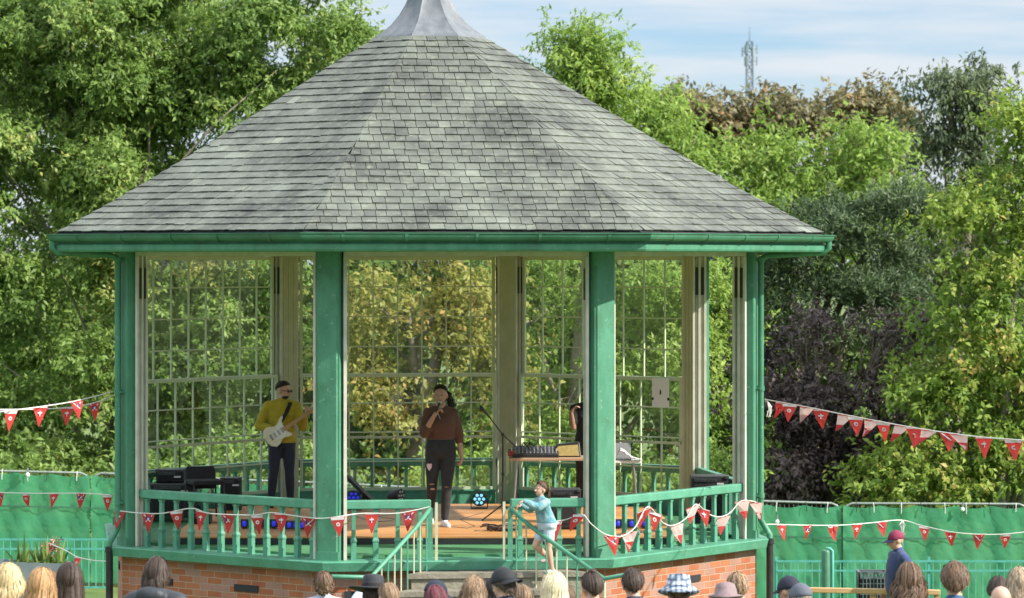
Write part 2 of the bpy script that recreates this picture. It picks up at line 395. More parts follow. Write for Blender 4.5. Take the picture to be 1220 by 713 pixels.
# gutter (half round), fascia, soffit, ceiling
def gutter():
    mb = MB(); prof = []
    for k in range(9):
        t = math.pi*k/8; prof.append((5.005-.065*math.cos(t), 5.895-.075*math.sin(t)-.01))
    prof = [(5.075+.008,5.90),(5.083,5.89)] + [(r,z) for r,z in reversed(prof)] 
    prof += [(4.945,5.885)] + [(5.005-.058*math.cos(math.pi*k/8), 5.893-.066*math.sin(math.pi*k/8)-.008) for k in range(9)]
    rings = [[tuple(V(i, r/math.cos(R_(0)), z)) for r, z in prof] for i in list(range(8))+[0]]
    mb.loft(rings, cap=False)
    g = mb.build('gutter', M['green_dark'], bs)
    for i in range(8):
        for fr in (.12,.3,.5,.68,.88):
            jb = MB()
            a, b = V(i, 5.005), V(i+1, 5.005); c = a.lerp(b, fr); n_ = Vector((c.x-OX, c.y-OY, 0)).normalized()
            d = (b-a).normalized()
            # bracket strap hugging the half round
            ring0 = []; ring1 = []
            for k in range(-1, 10):
                t = math.pi*k/8*8/8
                rr_ = -.074*math.cos(t); zz = -.084*math.sin(t) if 0 <= k <= 8 else .012
                ring0.append(tuple(c + n_*rr_*.93 + d*.018 + Vector((0,0,5.885+zz)))); ring1.append(tuple(c + n_*rr_*.93 - d*.018 + Vector((0,0,5.885+zz))))
            jb.loft([ring0, ring1], cap=False, closed=False)
            jb.build('gutter_bracket', M['green_dark'], g, world=True)
    fb = MB(); prof = [(4.93,5.79),(4.955,5.785),(4.965,5.77),(4.965,5.72),(4.955,5.700),(4.93,5.695),(4.87,5.69),(4.87,5.90),(4.92,5.90)]
    rings = [[tuple(V(i, r, z)) for r, z in prof] + [] for i in list(range(8))+[0]]
    fb.loft([list(r)+[r[0]] for r in rings], cap=False, closed=False)
    fb.build('fascia', M['green'], bs)
    sb = MB(); sb.loft([[tuple(V(i, r, z)) for i in range(8)] for r, z in ((4.88,5.715),(4.06,5.76))], cap=False); sb.build('soffit', M['green'], bs)
    cb = MB(); cb.add([V(i, 4.0, 5.80) for i in range(8)], [tuple(range(8))]); cb.build('ceiling', M['cream'], bs)
gutter()
# lintels (cream) and columns
for i in range(8):
    a, b = V(i, COLR), V(i+1, COLR); d = (b-a).normalized()
    mb = MB(); mb.beam(a+d*.14+Vector((0,0,BEAMB+.06)), b-d*.14+Vector((0,0,BEAMB+.06)), .17, .12)
    n_ = Vector(((a.x+b.x)/2-OX, (a.y+b.y)/2-OY, 0)).normalized()*.087
    mb.beam(a+d*.14+n_+Vector((0,0,BEAMB+.095)), b-d*.14+n_+Vector((0,0,BEAMB+.095)), .02, .03)
    mb.build('lintel', M['trim'], bs)
W = .238
for i in range(8):
    c = V(i, COLR); rz = R_(ANG[i])
    mb = MB()
    hw = W/2; ch = .014
    sec = [(-hw,-hw+ch),(-hw+ch,-hw),(hw-ch,-hw),(hw,-hw+ch),(hw,hw-ch),(hw-ch,hw),(-hw+ch,hw),(-hw,hw-ch)]
    Mz = Matrix.Rotation(rz, 3, 'Z')
    def sec_at(s_, z): return [tuple(c + Mz @ Vector((x*s_, y*s_, 0)) + Vector((0,0,z))) for x, y in sec]
    mb.loft([sec_at(1, LEDGE), sec_at(1, 5.78)])
    # applied corner moulding strips on the two side faces
    for s_ in (-1, 1):
        p = c + Mz @ Vector((.05, s_*(hw+.007), 0)); mb.box((p.x, p.y, (LEDGE+5.76)/2), (.10, .014, 5.76-LEDGE-.01), rz)
    mb.box((c.x, c.y, LEDGE+.05), (W+.03, W+.03, .1), rz)
    inner = c + Mz @ Vector((-hw-.011, 0, 0))
    o = mb.build('column', M['green'], bs)
    ib = MB(); ib.box((inner.x, inner.y, (LEDGE+5.75)/2+.02), (.022, W+.02, 5.75-LEDGE-.12), rz)
    for yy in (-.075, 0, .075):
        q = inner + Mz @ Vector((-.013, yy, 0)); ib.box((q.x, q.y, (LEDGE+5.75)/2+.02), (.006, .035, 5.75-LEDGE-.16), rz)
    ib.build('inner_lining', M['olive'], o)
    # sash channels either side of the post
    for s_, j in ((1, i+1), (-1, i-1)):
        e = V(j, COLR); d = (e-c).normalized(); n_ = Vector((d.y, -d.x, 0)); n_ = n_ if n_.dot(Vector((c.x-OX, c.y-OY, 0))) > 0 else -n_
        jb = MB(); zc = (LEDGE+BEAMB)/2; hh = BEAMB-LEDGE-.004
        az = math.atan2(d.y, d.x)
        p = c + d*.160
        for off in (-.075, -.0, .075): 
            q = p + n_*off; jb.box((q.x, q.y, zc), (.035, .03, hh), az)
        q = p - d*.018; jb.box((q.x, q.y, zc), (.012, .145, hh-.004), az)
        for off in (-.038, .038):
            q = p + n_*off + d*.012; jb.box((q.x, q.y, BEAMB-.32), (.02, .035, .36), az, mi=1)
        jb.build('sash_channel', [M['trim'], M['slot']], bs)
# glazed rear bays
def glass_mat():
    m = bpy.data.materials.new('window_glass'); m.use_nodes = True; t = m.node_tree; l = t.links.new; t.nodes.remove(t.nodes['Principled BSDF'])
    tr = t.nodes.new('ShaderNodeBsdfTransparent'); tr.inputs[0].default_value = (.94,.97,.94,1)
    gl = t.nodes.new('ShaderNodeBsdfGlossy'); gl.inputs['Roughness'].default_value = .03; gl.inputs['Color'].default_value = (1,1,1,1)
    df = t.nodes.new('ShaderNodeBsdfDiffuse'); df.inputs[0].default_value = (.35,.42,.33,1)
    fr = t.nodes.new('ShaderNodeFresnel'); fr.inputs[0].default_value = 1.5
    cl_ = t.nodes.new('ShaderNodeMath'); cl_.operation = 'MINIMUM'; cl_.inputs[1].default_value = .06; l(fr.outputs[0], cl_.inputs[0])
    ms = t.nodes.new('ShaderNodeMixShader'); l(cl_.outputs[0], ms.inputs[0]); l(tr.outputs[0], ms.inputs[1]); l(gl.outputs[0], ms.inputs[2])
    n = t.nodes.new('ShaderNodeTexNoise'); n.inputs['Scale'].default_value = 2.5; n.inputs['Detail'].default_value = 5
    tcn = t.nodes.new('ShaderNodeTexCoord'); l(tcn.outputs['Object'], n.inputs['Vector'])
    mr = t.nodes.new('ShaderNodeMapRange'); mr.inputs['From Min'].default_value = .4; mr.inputs['From Max'].default_value = .75; mr.inputs['To Min'].default_value = .01; mr.inputs['To Max'].default_value = .08; l(n.outputs[0], mr.inputs[0])
    m2 = t.nodes.new('ShaderNodeMixShader'); l(mr.outputs[0], m2.inputs[0]); l(ms.outputs[0], m2.inputs[1]); l(df.outputs[0], m2.inputs[2])
    l(m2.outputs[0], t.nodes['Material Output'].inputs['Surface'])
    return m
M['glass'] = glass_mat()
for i in (4, 5, 6):        # E-F, F-G, G-H
    a, b = V(i, COLR), V(i+1, COLR); d = (b-a).normalized(); n_ = Vector(((a.x+b.x)/2-OX, (a.y+b.y)/2-OY, 0)).normalized()
    az = math.atan2(d.y, d.x)
    a2, b2 = a+d*.20, b-d*.20; Wd = (b2-a2).length
    z0, zm, z1 = LEDGE+.24, 4.04, BEAMB-.002
    win = thing('window', None, None, (0,0,0)); win.parent = bs; win.location = Vector(((a.x+b.x)/2, (a.y+b.y)/2, z0)) - Vector(bs.location)
    kb = MB(); kb.beam(a2+Vector((0,0,LEDGE+.115))-n_*.0, b2+Vector((0,0,LEDGE+.115)), .10, .22); kb.beam(a2+Vector((0,0,LEDGE+.235)), b2+Vector((0,0,LEDGE+.235)), .16, .02)
    kb.build('kick_board', M['green_rail'], win)
    for nm, zz0, zz1, off in (('lower_sash', z0, zm+.02, -.038), ('upper_sash', zm-.02, z1, .038)):
        sb = MB(); o3 = n_*off
        def bar(p, q, wd, ht): sb.beam(p+o3, q+o3, wd, ht)
        for zz in (zz0+.022, zz1-.022): bar(a2+Vector((0,0,zz)), b2+Vector((0,0,zz)), .035, .044)
        for f_ in (0, 1):
            p = a2.lerp(b2, f_) + d*(.02 if f_ == 0 else -.02); q = p+o3
            sb.box((q.x, q.y, (zz0+zz1)/2), (.04, .036, zz1-zz0-.09), az)
        for k in range(1, 8):
            q = a2.lerp(b2, k/8)+o3; sb.box((q.x, q.y, (zz0+zz1)/2), (.016, .026, zz1-zz0-.088), az)
        for k in range(1, 4):
            zz = zz0+(zz1-zz0)*k/4; bar(a2+Vector((0,0,zz))+d*.04, b2+Vector((0,0,zz))-d*.04, .022, .0165)
        sb.build(nm, M['cream_bar'], win)
        gb = MB(); g0 = a2+o3+d*.04; g1 = b2+o3-d*.04
        gb.add([g0+Vector((0,0,zz0+.04)), g1+Vector((0,0,zz0+.04)), g1+Vector((0,0,zz1-.04)), g0+Vector((0,0,zz1-.04))], [(0,1,2,3)])
        gb.build('pane', M['glass'], win)
    rb = MB(); zz = Z(521.6, 43.2); rb.beam(a2-n_*.085+Vector((0,0,zz)), b2-n_*.085+Vector((0,0,zz)), .03, .032)
    rb.build('guard_bar', M['cream'], win)
# railings
def baluster(c, az, par):
    mb = MB(); prof = [(.030,LEDGE+.0),(.030,LEDGE+.19),(.036,LEDGE+.20),(.036,LEDGE+.215),(.022,LEDGE+.245),(.021,RAILZ-.14),(.028,RAILZ-.12),(.028,RAILZ-.105)]
    Mz = Matrix.Rotation(az, 3, 'Z')
    rings = [[tuple(c + Mz @ Vector((x*r, y*r, 0)) + Vector((0,0,z))) for x, y in ((-1,-1),(1,-1),(1,1),(-1,1))] for r, z in prof]
    mb.loft(rings); return mb.build('baluster', M['green_rail'], par)
def railing(p, q, n, postend=None):
    d = (q-p).normalized(); az = math.atan2(d.y, d.x)
    r = thing('railing', None, None); r.parent = bs; r.location = Vector((p.x, p.y, LEDGE)) - Vector(bs.location)
    mb = MB(); mb.beam(p+Vector((0,0,RAILZ-.05)), q+Vector((0,0,RAILZ-.05)), .095, .10)
    mb.build('top_rail', M['green_rail'], r, bevel=.012)
    for k in range(n):
        c = p.lerp(q, (k+.5)/n); baluster(c, az, r)
    return r
for i in range(8):
    a, b = V(i, COLR), V(i+1, COLR); d = (b-a).normalized(); n_ = Vector(((a.x+b.x)/2-OX, (a.y+b.y)/2-OY, 0)).normalized()
    o_ = n_*(.045 if i in (4,5,6) else .0)
    if i == 1:
        # front bay: opening for the steps
        xl, xr = X(513, 36.0), X(608, 36.2)
        tl_ = (xl-a.x)/(b.x-a.x); tr_ = (xr-a.x)/(b.x-a.x)
        railing(a+d*.135, a.lerp(b, tl_), 4); railing(a.lerp(b, tr_), b-d*.135, 4)
        PL, PR = a.lerp(b, tl_), a.lerp(b, tr_)
    else:
        railing(a+d*.135+o_, b-d*.135+o_, 12 if i != 1 else 0)
# downpipes
def downpipe(corner, sx):
    t = R_(ANG[corner]); u = Vector((math.cos(t), math.sin(t), 0))
    base = V(corner, COLR+W/2+.055)
    g = V(corner, 5.0)
    mb = MB()
    mb.tube([g+Vector((0,0,5.83)), g+Vector((0,0,5.74)), g-u*.05+Vector((0,0,5.69)), base+u*.10+Vector((0,0,5.655)), base+u*.02+Vector((0,0,5.62)), base+Vector((0,0,5.55)), base+Vector((0,0,LEDGE+.36)), base+Vector((0,0,LEDGE+.22)), base+u*.06+Vector((0,0,LEDGE+.12)), base+u*.11+Vector((0,0,LEDGE+.04)), base+u*.11+Vector((0,0,LEDGE-.02))], .036, 12)
    for z in (5.6, 4.05, 2.75):
        mb.tube([base+Vector((0,0,z-.03)), base+Vector((0,0,z+.03))], .045, 12)
        mb.beam(base+Vector((0,0,z)), base-u*.06+Vector((0,0,z)), .11, .02)
    mb.build('downpipe', M['green'], bs, smooth='auto')
    kb = MB(); b2 = base+u*.11
    kb.tube([b2+Vector((0,0,LEDGE+.0)), b2+Vector((0,0,gz(b2.x,b2.y)-.1))], .043, 12)
    for z in (LEDGE-.04, LEDGE-.9): kb.tube([b2+Vector((0,0,z-.03)), b2+Vector((0,0,z+.03))], .053, 12)
    kb.build('drain_pipe', M['blackpipe'], bs, smooth='auto')
downpipe(0, -1); downpipe(3, 1)
# steps
Y0s = PL.y-.5
def steps():
    zt = LEDGE-.0
    n_ = Vector((math.cos(R_(-90+YAW)), math.sin(R_(-90+YAW)), 0)); d = Vector((-n_.y, n_.x, 0))
    mid = (PL+PR)/2 + n_*.26; hw0 = (PR-PL).length/2+.02
    mb = MB(); wb = MB()
    rise, run, nst = .172, .27, 9
    for k in range(nst):
        z = LEDGE-.118-.0-rise*k
        w0 = hw0+.10+k*run*.72; w1 = w0+run*.72
        p0 = mid+n_*(k*run-(.05 if k == 0 else 0)); p1 = mid+n_*((k+1)*run+.02)
        zb = z-rise+.0
        ex_ = .46 if k == 0 else 0
        q = [p0-d*w0, p0+d*(w0+ex_), p1+d*(w1+ex_), p1-d*w1]
        mb.loft([[(v.x,v.y,z-.055) for v in q], [(v.x,v.y,z) for v in q]], a=.5)
        q2 = [p0-d*(w0-.02), p0+d*(w0-.02+ex_), p1-n_*.03+d*(w1-.04+ex_), p1-n_*.03-d*(w1-.04)]
        wb.loft([[(v.x,v.y,-.3) for v in q2], [(v.x,v.y,z-.056) for v in q2]])
    st = mb.build('steps', M['stone'], bs); wb.build('riser', M['concrete'], st)
steps()
def handrail(sgn, base, mid_px, end_px):
    h = thing('handrail', None, None); h.parent = bs; h.location = base - Vector(bs.location)
    ym = 34.75; top = Vector((base.x, base.y-.2, Z(606, base.y-.2)))
    pm = P(mid_px[0], mid_px[1], ym); pe = P(end_px[0], end_px[1], ym-.25)
    mb = MB(); mb.tube([top, top.lerp(pm,.25)-Vector((0,0,.03)), top.lerp(pm,.6)-Vector((0,0,.02)), pm, pe], .024, 10)
    mb.build('grip_rail', M['green_rail'], h, smooth=True)
    pb = MB(); 
    pb.beam(Vector((base.x, base.y-.2, LEDGE-.35)), top, .055, .055, up=(0,1,0)); pb.build('post', M['green_rail'], h)
    pb = MB(); pb.beam(Vector((base.x-sgn*.07, base.y-.2, LEDGE-.3)), Vector((base.x-sgn*.07, base.y-.2, RAILZ-.02)), .03, .03, up=(0,1,0)); pb.build('post', M['cream'], h)
    e0 = pm; 
    for q in (pm, pe):
        pb = MB(); g = gz(q.x, q.y); pb.tube([(q.x,q.y,g-.1), (q.x,q.y,q.z-.015)], .017, 8); pb.build('post', M['green_rail'] if q is pe else M['cream'], h)
    for k in range(9):
        t = (k+.6)/9.2; q = top.lerp(pm, t)
        zb = q.z-.95
        pb = MB(); pb.tube([(q.x,q.y,zb), (q.x,q.y,q.z-.02)], .009, 6); pb.build('bar', M['cream'] if k % 3 else M['green_rail'], h)
    lo = MB(); a = top.lerp(pm,.05)-Vector((0,0,.95)); b = pm-Vector((0,0,.95)); lo.tube([a, b], .014, 8); lo.build('bottom_rail', M['green_rail'], h)
handrail(-1, PL, (442, 688), (391, 687)); handrail(1, PR, (720, 690), (750, 684))
# low inner handrail seen below the right rail
# stage deck inside
deck = thing('stage_deck', 'low orange timber stage platform with a black skirt inside the bandstand', 'stage', (OX, 39.8, LEDGE+.03))
wd = mat('orange_stage_timber', (.60,.30,.10), .5, (.46,.20,.06), 2.2, .08, 40, var=.22, stretch=(1,7,7))
mb = MB(); yy = 37.45; k = 0
while yy < 42.4:
    wv = .42
    hx = 2.95
    if OY+2.2 < yy+wv: hx = 2.95-(yy+wv-OY-2.2)*.9
    x = OX-hx
    for j in range(3):
        x2 = x+2*hx/3
        mb.box(((x+x2)/2, yy+wv/2, LEDGE+.07+.045), (x2-x-.006, wv-.006, .018), a=random.random())
        x = x2
    yy += wv
mb.build('decking', wd, deck)
mb = MB(); mb.box((OX, 37.47, LEDGE+.03+.039), (5.85, .04, .07)); mb.box((OX, 40.2, LEDGE+.03+.037), (5.7, 4.0, .07)); mb.build('skirt', M['black'], deck)
# ------------------------------------------------------------------ trees
def leaf_mat(name, dark, mid, light, accent=None, acc=0.0, trans=.45):
    m = bpy.data.materials.new(name); m.use_nodes = True; t = m.node_tree; l = t.links.new; b = t.nodes['Principled BSDF']
    b.inputs['Roughness'].default_value = .5; b.inputs['Specular IOR Level'].default_value = .35
    a = t.nodes.new('ShaderNodeAttribute'); a.attribute_name = 'var'
    r = t.nodes.new('ShaderNodeValToRGB'); e = r.color_ramp.elements
    e[0].position = 0; e[0].color = (*dark, 1); e[1].position = 1; e[1].color = (*light, 1)
    x = e.new(.5); x.color = (*mid, 1)
    if accent:
        e[-1].position = 1-acc; x = e.new(min(1, 1-acc+.06)); x.color = (*accent, 1)
    l(a.outputs['Fac'], r.inputs['Fac']); l(r.outputs['Color'], b.inputs['Base Color'])
    tl = t.nodes.new('ShaderNodeBsdfTranslucent'); l(r.outputs['Color'], tl.inputs['Color'])
    ms = t.nodes.new('ShaderNodeMixShader'); ms.inputs[0].default_value = trans; l(b.outputs[0], ms.inputs[1]); l(tl.outputs[0], ms.inputs[2])
    l(ms.outputs[0], t.nodes['Material Output'].inputs['Surface'])
    return m
M['bark'] = mat('bark', (.10,.08,.055), .95, (.17,.145,.11), 8, .8, 30)
M['bark_pale'] = mat('pale_bark', (.26,.23,.17), .9, (.17,.15,.11), 10, .5, 30)
def noise3(p, sc, seed):
    # cheap smooth pseudo-noise from sums of sines, range about -1..1
    r = np.random.default_rng(seed); o = np.zeros(len(p))
    for k in range(6):
        f = r.normal(size=3)*sc*(1+k*.35); o += np.sin(p@f + r.uniform(0, 6.28))/(1+k*.25)
    return o/2.6
DENS = 2.7
def crown(name, lobes, m, parent, leaf=.15, aspect=.42, clumps_per_m3=2.4, sprays=9, leaves=9, spread=.34, seed=1, droop=.35, gap=.25, shell=.5, cull_back=True, flat=1.0, yellow=None, puff=.5):
    r = np.random.default_rng(seed); CC = []; DD = []
    for (c, rad) in lobes:
        c = np.array(c, float); rad = np.array(rad, float); rad = np.maximum(rad-.6*puff, .5*rad)
        vol = 4.19*rad.prod(); npf = max(4, int(vol*DENS*clumps_per_m3/11*1.5)); K0 = 11
        d = r.normal(size=(npf,3)); d /= np.linalg.norm(d, axis=1)[:,None]
        u = (shell**3 + (1-shell**3)*r.random(npf))**(1/3)
        nz = noise3(d*2.0 + c[None,:], 1.2, seed+5)
        pc_ = c + d*rad*(u*(1+.20*nz))[:,None]
        keep = noise3(pc_, .9, seed+9) > -1+gap*1.25-.35
        if cull_back: keep &= ~((d[:,1] > .45) & (r.random(npf) < .7))
        pc_ = pc_[keep]; d = d[keep]
        # every puff: clumps over its upper and outer surface, so the crown reads as lit mounds over dark gaps
        q = r.normal(size=(len(pc_)*K0,3)); q /= np.linalg.norm(q, axis=1)[:,None]
        q += np.repeat(d, K0, 0)*.55 + np.array([0,-.1,.45]); q /= np.linalg.norm(q, axis=1)[:,None]
        pr = np.repeat(r.uniform(.6,1.25,len(pc_)), K0)*puff
        p = np.repeat(pc_, K0, 0) + q*pr[:,None]*np.array([1,1,.72*flat])
        CC.append(p); DD.append(q)
    C_ = np.concatenate(CC); D_ = np.concatenate(DD)
    n = len(C_)
    cv = r.normal(size=n)*.10 + np.repeat(r.normal(size=n//11+1)*.12, 11)[:n] + .5                     # clump colour offset
    if yellow is not None:
        yc = noise3(C_, yellow[1], seed+77); cv = cv + np.clip(yc-yellow[0], 0, 1)*1.1
    # sprays
    S = np.repeat(np.arange(n), sprays)
    sp = C_[S] + r.normal(size=(len(S),3))*spread*np.array([1,1,.62*flat])
    sdv = D_[S]*.7 + r.normal(size=(len(S),3))*.75; sdv[:,2] -= droop*.4; sdv[:,2] *= flat
    sdv /= np.linalg.norm(sdv, axis=1)[:,None]
    sl_ = r.uniform(.18,.42,len(S))*(leaf/.15)
    K = np.repeat(np.arange(len(S)), leaves); t = r.random(len(K))
    base = sp[K] + sdv[K]*(sl_[K]*t)[:,None]; base[:,2] -= droop*.25*(t**2)*sl_[K]*2
    base += r.normal(size=base.shape)*.035*(leaf/.15)
    ax = sdv[K]*.6 + r.normal(size=base.shape)*.62; ax[:,2] -= droop; ax /= np.linalg.norm(ax, axis=1)[:,None]
    up = r.normal(size=base.shape)*.42 + D_[S][K]*.8 + np.array([.25,-.3,.75]); sd_ = np.cross(ax, up); sd_ /= (np.linalg.norm(sd_, axis=1)+1e-9)[:,None]
    nn = np.cross(sd_, ax)
    ls = leaf*r.uniform(.6,1.3,len(K)); wdt = ls*aspect*.5
    v = np.empty((len(K),4,3))
    v[:,0] = base; v[:,1] = base+ax*(ls*.45)[:,None]+sd_*wdt[:,None]+nn*(wdt*.35)[:,None]; v[:,2] = base+ax*ls[:,None]-nn*(ls*.1)[:,None]; v[:,3] = base+ax*(ls*.45)[:,None]-sd_*wdt[:,None]+nn*(wdt*.35)[:,None]
    off = np.array(WL(parent)) if parent else np.zeros(3)
    v -= off
    nl = len(K)
    me = bpy.data.meshes.new(name); me.vertices.add(nl*4); me.vertices.foreach_set('co', v.astype(np.float32).ravel())
    me.loops.add(nl*4); me.loops.foreach_set('vertex_index', np.arange(nl*4, dtype=np.int32))
    me.polygons.add(nl); me.polygons.foreach_set('loop_start', np.arange(0, nl*4, 4, dtype=np.int32)); me.polygons.foreach_set('loop_total', np.full(nl, 4, dtype=np.int32))
    me.materials.append(m)
    at = me.attributes.new('var', 'FLOAT', 'FACE'); at.data.foreach_set('value', np.clip(cv[S][K]+r.normal(size=nl)*.13, 0, 1).astype(np.float32))
    me.update(calc_edges=True)
    o = bpy.data.objects.new(name, me); COL.objects.link(o)
    if parent: o.parent = parent
    return o, C_, nl
def limbs(base, lobes, C_, parent, r0=.28, seed=1, m=None, twigs=60, upto=.8):
    rr = random.Random(seed); base = Vector(base)
    tops = [Vector(c) for c, _ in lobes]
    top = max(tops, key=lambda v: v.z); mb = MB()
    ctr = Vector((sum(t.x for t in tops)/len(tops), sum(t.y for t in tops)/len(tops), top.z))
    main = [base-Vector((0,0,.3)), base.lerp(ctr,.25)+Vector((rr.uniform(-.2,.2),rr.uniform(-.2,.2),0)), base.lerp(ctr,.55)+Vector((rr.uniform(-.3,.3),0,0)), base.lerp(top,.9)]
    mb.tube(main, [r0*1.25, r0, r0*.65, r0*.2], 10)
    mb.build('trunk', m or M['bark'], parent, smooth=True)
    lb = MB()
    for t in tops:
        k = min(max((t.z-base.z)/max(top.z-base.z,.1)-.35, .12), .75); s = base.lerp(ctr, k)
        mid = s.lerp(t,.5)+Vector((rr.uniform(-.4,.4),rr.uniform(-.4,.4),rr.uniform(.1,.5)))
        t2 = mid.lerp(t, .7)+Vector((rr.uniform(-.3,.3), .2, rr.uniform(-.2,.2)))
        lb.tube([s, s.lerp(mid,.5)+Vector((rr.uniform(-.25,.25),rr.uniform(0,.3),rr.uniform(-.2,.2))), mid, t2], [r0*.4, r0*.3, r0*.2, r0*.05], 7)
    for _ in range(twigs):
        p = Vector(C_[rr.randrange(len(C_))]); s = min(tops, key=lambda q: (q-p).length); s = s.lerp(base.lerp(ctr,.5), rr.uniform(.0,.45)); s = s.lerp(p, rr.uniform(.1,.55))
        mid = s.lerp(p,.5)+Vector((rr.uniform(-.2,.2),rr.uniform(-.2,.2),rr.uniform(-.1,.25)))
        lb.tube([s, mid, p.lerp(s,.05)], [r0*.1, r0*.06, .006], 5)
    lb.build('limb', m or M['bark'], parent, smooth=True)
NL = 0
def tree(name, label, base_px, Y, lobes_px, m, group=None, cat='tree', r0=.28, bark=None, twigs=60, depth=.8, **kw):
    """lobes_px: (px, py, rx_px, ry_px, dy) with dy metres in front/behind Y"""
    global NL
    bx = X(base_px, Y); root = thing(name, label, cat, (bx, Y, gz(bx, Y)), 0, group)
    lobes = []
    for (px, py, rx, ry, dy) in lobes_px:
        yy = Y+dy; s = yy/FPX; c = P(px, py, yy)
        if c.z-ry*s < gz(c.x, yy)-.2: pass
        lobes.append(((c.x, c.y, c.z), (rx*s, min(rx,ry)*s*depth, ry*s)))
    o, C_, nl = crown('crown', lobes, m, root, **kw); NL += nl
    limbs(root.location, lobes, C_, root, r0=r0, seed=kw.get('seed',1), m=bark, twigs=twigs)
    return root
LM = {}
LM['maple'] = leaf_mat('box_elder_leaves', (.08,.15,.028), (.18,.29,.06), (.34,.44,.13), (.44,.43,.12), .06, trans=.45)
LM['lime'] = leaf_mat('ash_leaves', (.11,.20,.03), (.23,.36,.06), (.39,.49,.12))
LM['chest'] = leaf_mat('turning_chestnut_leaves', (.14,.13,.03), (.28,.28,.06), (.42,.40,.11), (.50,.34,.11), .15)
LM['copper'] = leaf_mat('copper_leaves', (.09,.09,.04), (.18,.165,.07), (.27,.22,.10), (.34,.20,.08), .15, trans=.3)
LM['birch'] = leaf_mat('birch_leaves', (.05,.08,.04), (.10,.14,.06), (.17,.215,.10), trans=.3)
LM['pine'] = leaf_mat('pine_needles', (.035,.065,.028), (.075,.125,.05), (.14,.20,.075), trans=.15)
LM['purple'] = leaf_mat('purple_leaves', (.04,.028,.026), (.085,.06,.056), (.15,.11,.095), (.06,.07,.025), .08, trans=.15)
LM['ymaple'] = leaf_mat('yellowing_maple_leaves', (.09,.17,.025), (.20,.31,.045), (.37,.44,.09), (.52,.42,.13), .09)
LM['dark'] = leaf_mat('dark_shrub_leaves', (.03,.06,.02), (.06,.12,.03), (.12,.19,.05))
LM['mid'] = leaf_mat('woodland_leaves', (.07,.13,.02), (.14,.23,.045), (.23,.33,.08))

tree('broadleaf_tree', 'tall broad green tree with drooping leaf sprays filling the left edge behind the bandstand', 120, 66,
     [(60,60,150,130,0),(230,40,150,110,.6),(360,40,95,75,0),(20,240,120,130,-.5),(170,230,130,120,0),(300,190,110,90,.5),(60,420,120,110,-.6),(200,400,120,110,.2),(-70,120,90,160,.4),(-60,370,90,170,0),(300,400,110,100,.4),(60,520,130,70,-.3),(330,300,90,100,0),(250,520,110,80,.3),(400,75,60,55,.4),(60,150,150,110,1.0),(150,90,120,90,1.0),(280,110,90,70,.9),(-20,30,100,80,.8),(110,10,120,60,.6),(250,300,110,90,.8)],
     LM['maple'], seed=11, leaf=.135, clumps_per_m3=2.1, sprays=13, leaves=10, r0=.11, bark=M['bark_pale'], twigs=110, yellow=(.6,.6), gap=-.1, spread=.23)
tree('sycamore_tree', 'tall green tree standing close behind the left tree, filling the gaps in it', 200, 73,
     [(-40,60,120,120,0),(80,50,110,110,.2),(190,60,110,110,0),(300,60,100,90,0),(380,55,50,50,.2),(100,180,150,110,0),(270,170,110,110,0),(-20,260,120,120,0),(120,330,150,110,.3),(290,330,130,110,0),(100,460,160,100,0)],
     LM['maple'], seed=12, leaf=.17, clumps_per_m3=1.3, sprays=11, leaves=8, r0=.09, twigs=40, gap=-.3, spread=.3)
tree('chestnut_tree', 'turning chestnut tree with brown and yellow leaves behind the middle windows', 505, 64,
     [(480,345,85,60,0),(540,330,60,60,.3),(470,440,80,55,-.2),(545,455,75,60,0),(500,530,95,60,-.3),(430,390,60,70,.4)],
     LM['chest'], seed=21, leaf=.135, aspect=.5, clumps_per_m3=3.6, sprays=8, leaves=8, twigs=60, gap=.35)
tree('ash_tree', 'tall feathery light green tree rising above the right slope of the roof', 690, 68,
     [(698,66,20,30,0),(680,92,22,24,0),(718,96,20,28,.2),(705,128,36,28,0),(700,200,56,56,0),(640,360,90,80,-.3),(730,350,100,90,0),(690,470,110,80,-.4),(800,440,95,90,-.2),(620,540,90,60,0),(840,340,60,90,.3),(770,540,110,60,0)],
     LM['lime'], seed=31, puff=.36, leaf=.14, aspect=.34, clumps_per_m3=2.4, sprays=9, leaves=9, twigs=150, gap=.38, droop=.45, bark=M['bark_pale'])
tree('lime_tree', 'bright lime green tree beyond the right end of the roof', 900, 76,
     [(800,188,42,40,0),(860,222,62,55,0),(905,185,34,45,.4),(935,225,50,40,.4),(900,290,95,70,-.4),(830,260,70,60,-.3),(1030,235,52,60,.3),(1022,180,26,36,.5),(960,270,60,50,0),(778,146,20,18,.4),(760,190,40,40,0)],
     LM['lime'], seed=41, leaf=.17, aspect=.35, clumps_per_m3=1.6, sprays=9, leaves=8, twigs=60, gap=.33)
tree('copper_tree', 'bronze leaved tree on the skyline behind the lime green tree', 960, 92,
     [(840,140,44,30,0),(895,140,40,28,.4),(960,140,58,44,0),(1015,146,42,34,.3),(1048,150,24,26,.3),(960,200,90,50,0),(880,180,60,40,.6),(800,134,40,14,.9)],
     LM['copper'], seed=51, leaf=.20, aspect=.5, clumps_per_m3=2.0, sprays=9, leaves=8, twigs=50, gap=.3)
tree('birch_tree', 'dark weeping tree with a ragged open top on the right skyline', 1130, 80,
     [(1134,122,42,42,0),(1172,112,28,36,.2),(1120,200,62,60,0),(1165,190,40,60,.3),(1110,280,75,70,0),(1170,290,60,80,.2),(1085,340,60,60,.3)],
     LM['birch'], seed=61, leaf=.16, aspect=.35, clumps_per_m3=2.2, sprays=8, leaves=8, twigs=120, gap=.42, droop=.9, bark=M['bark'])
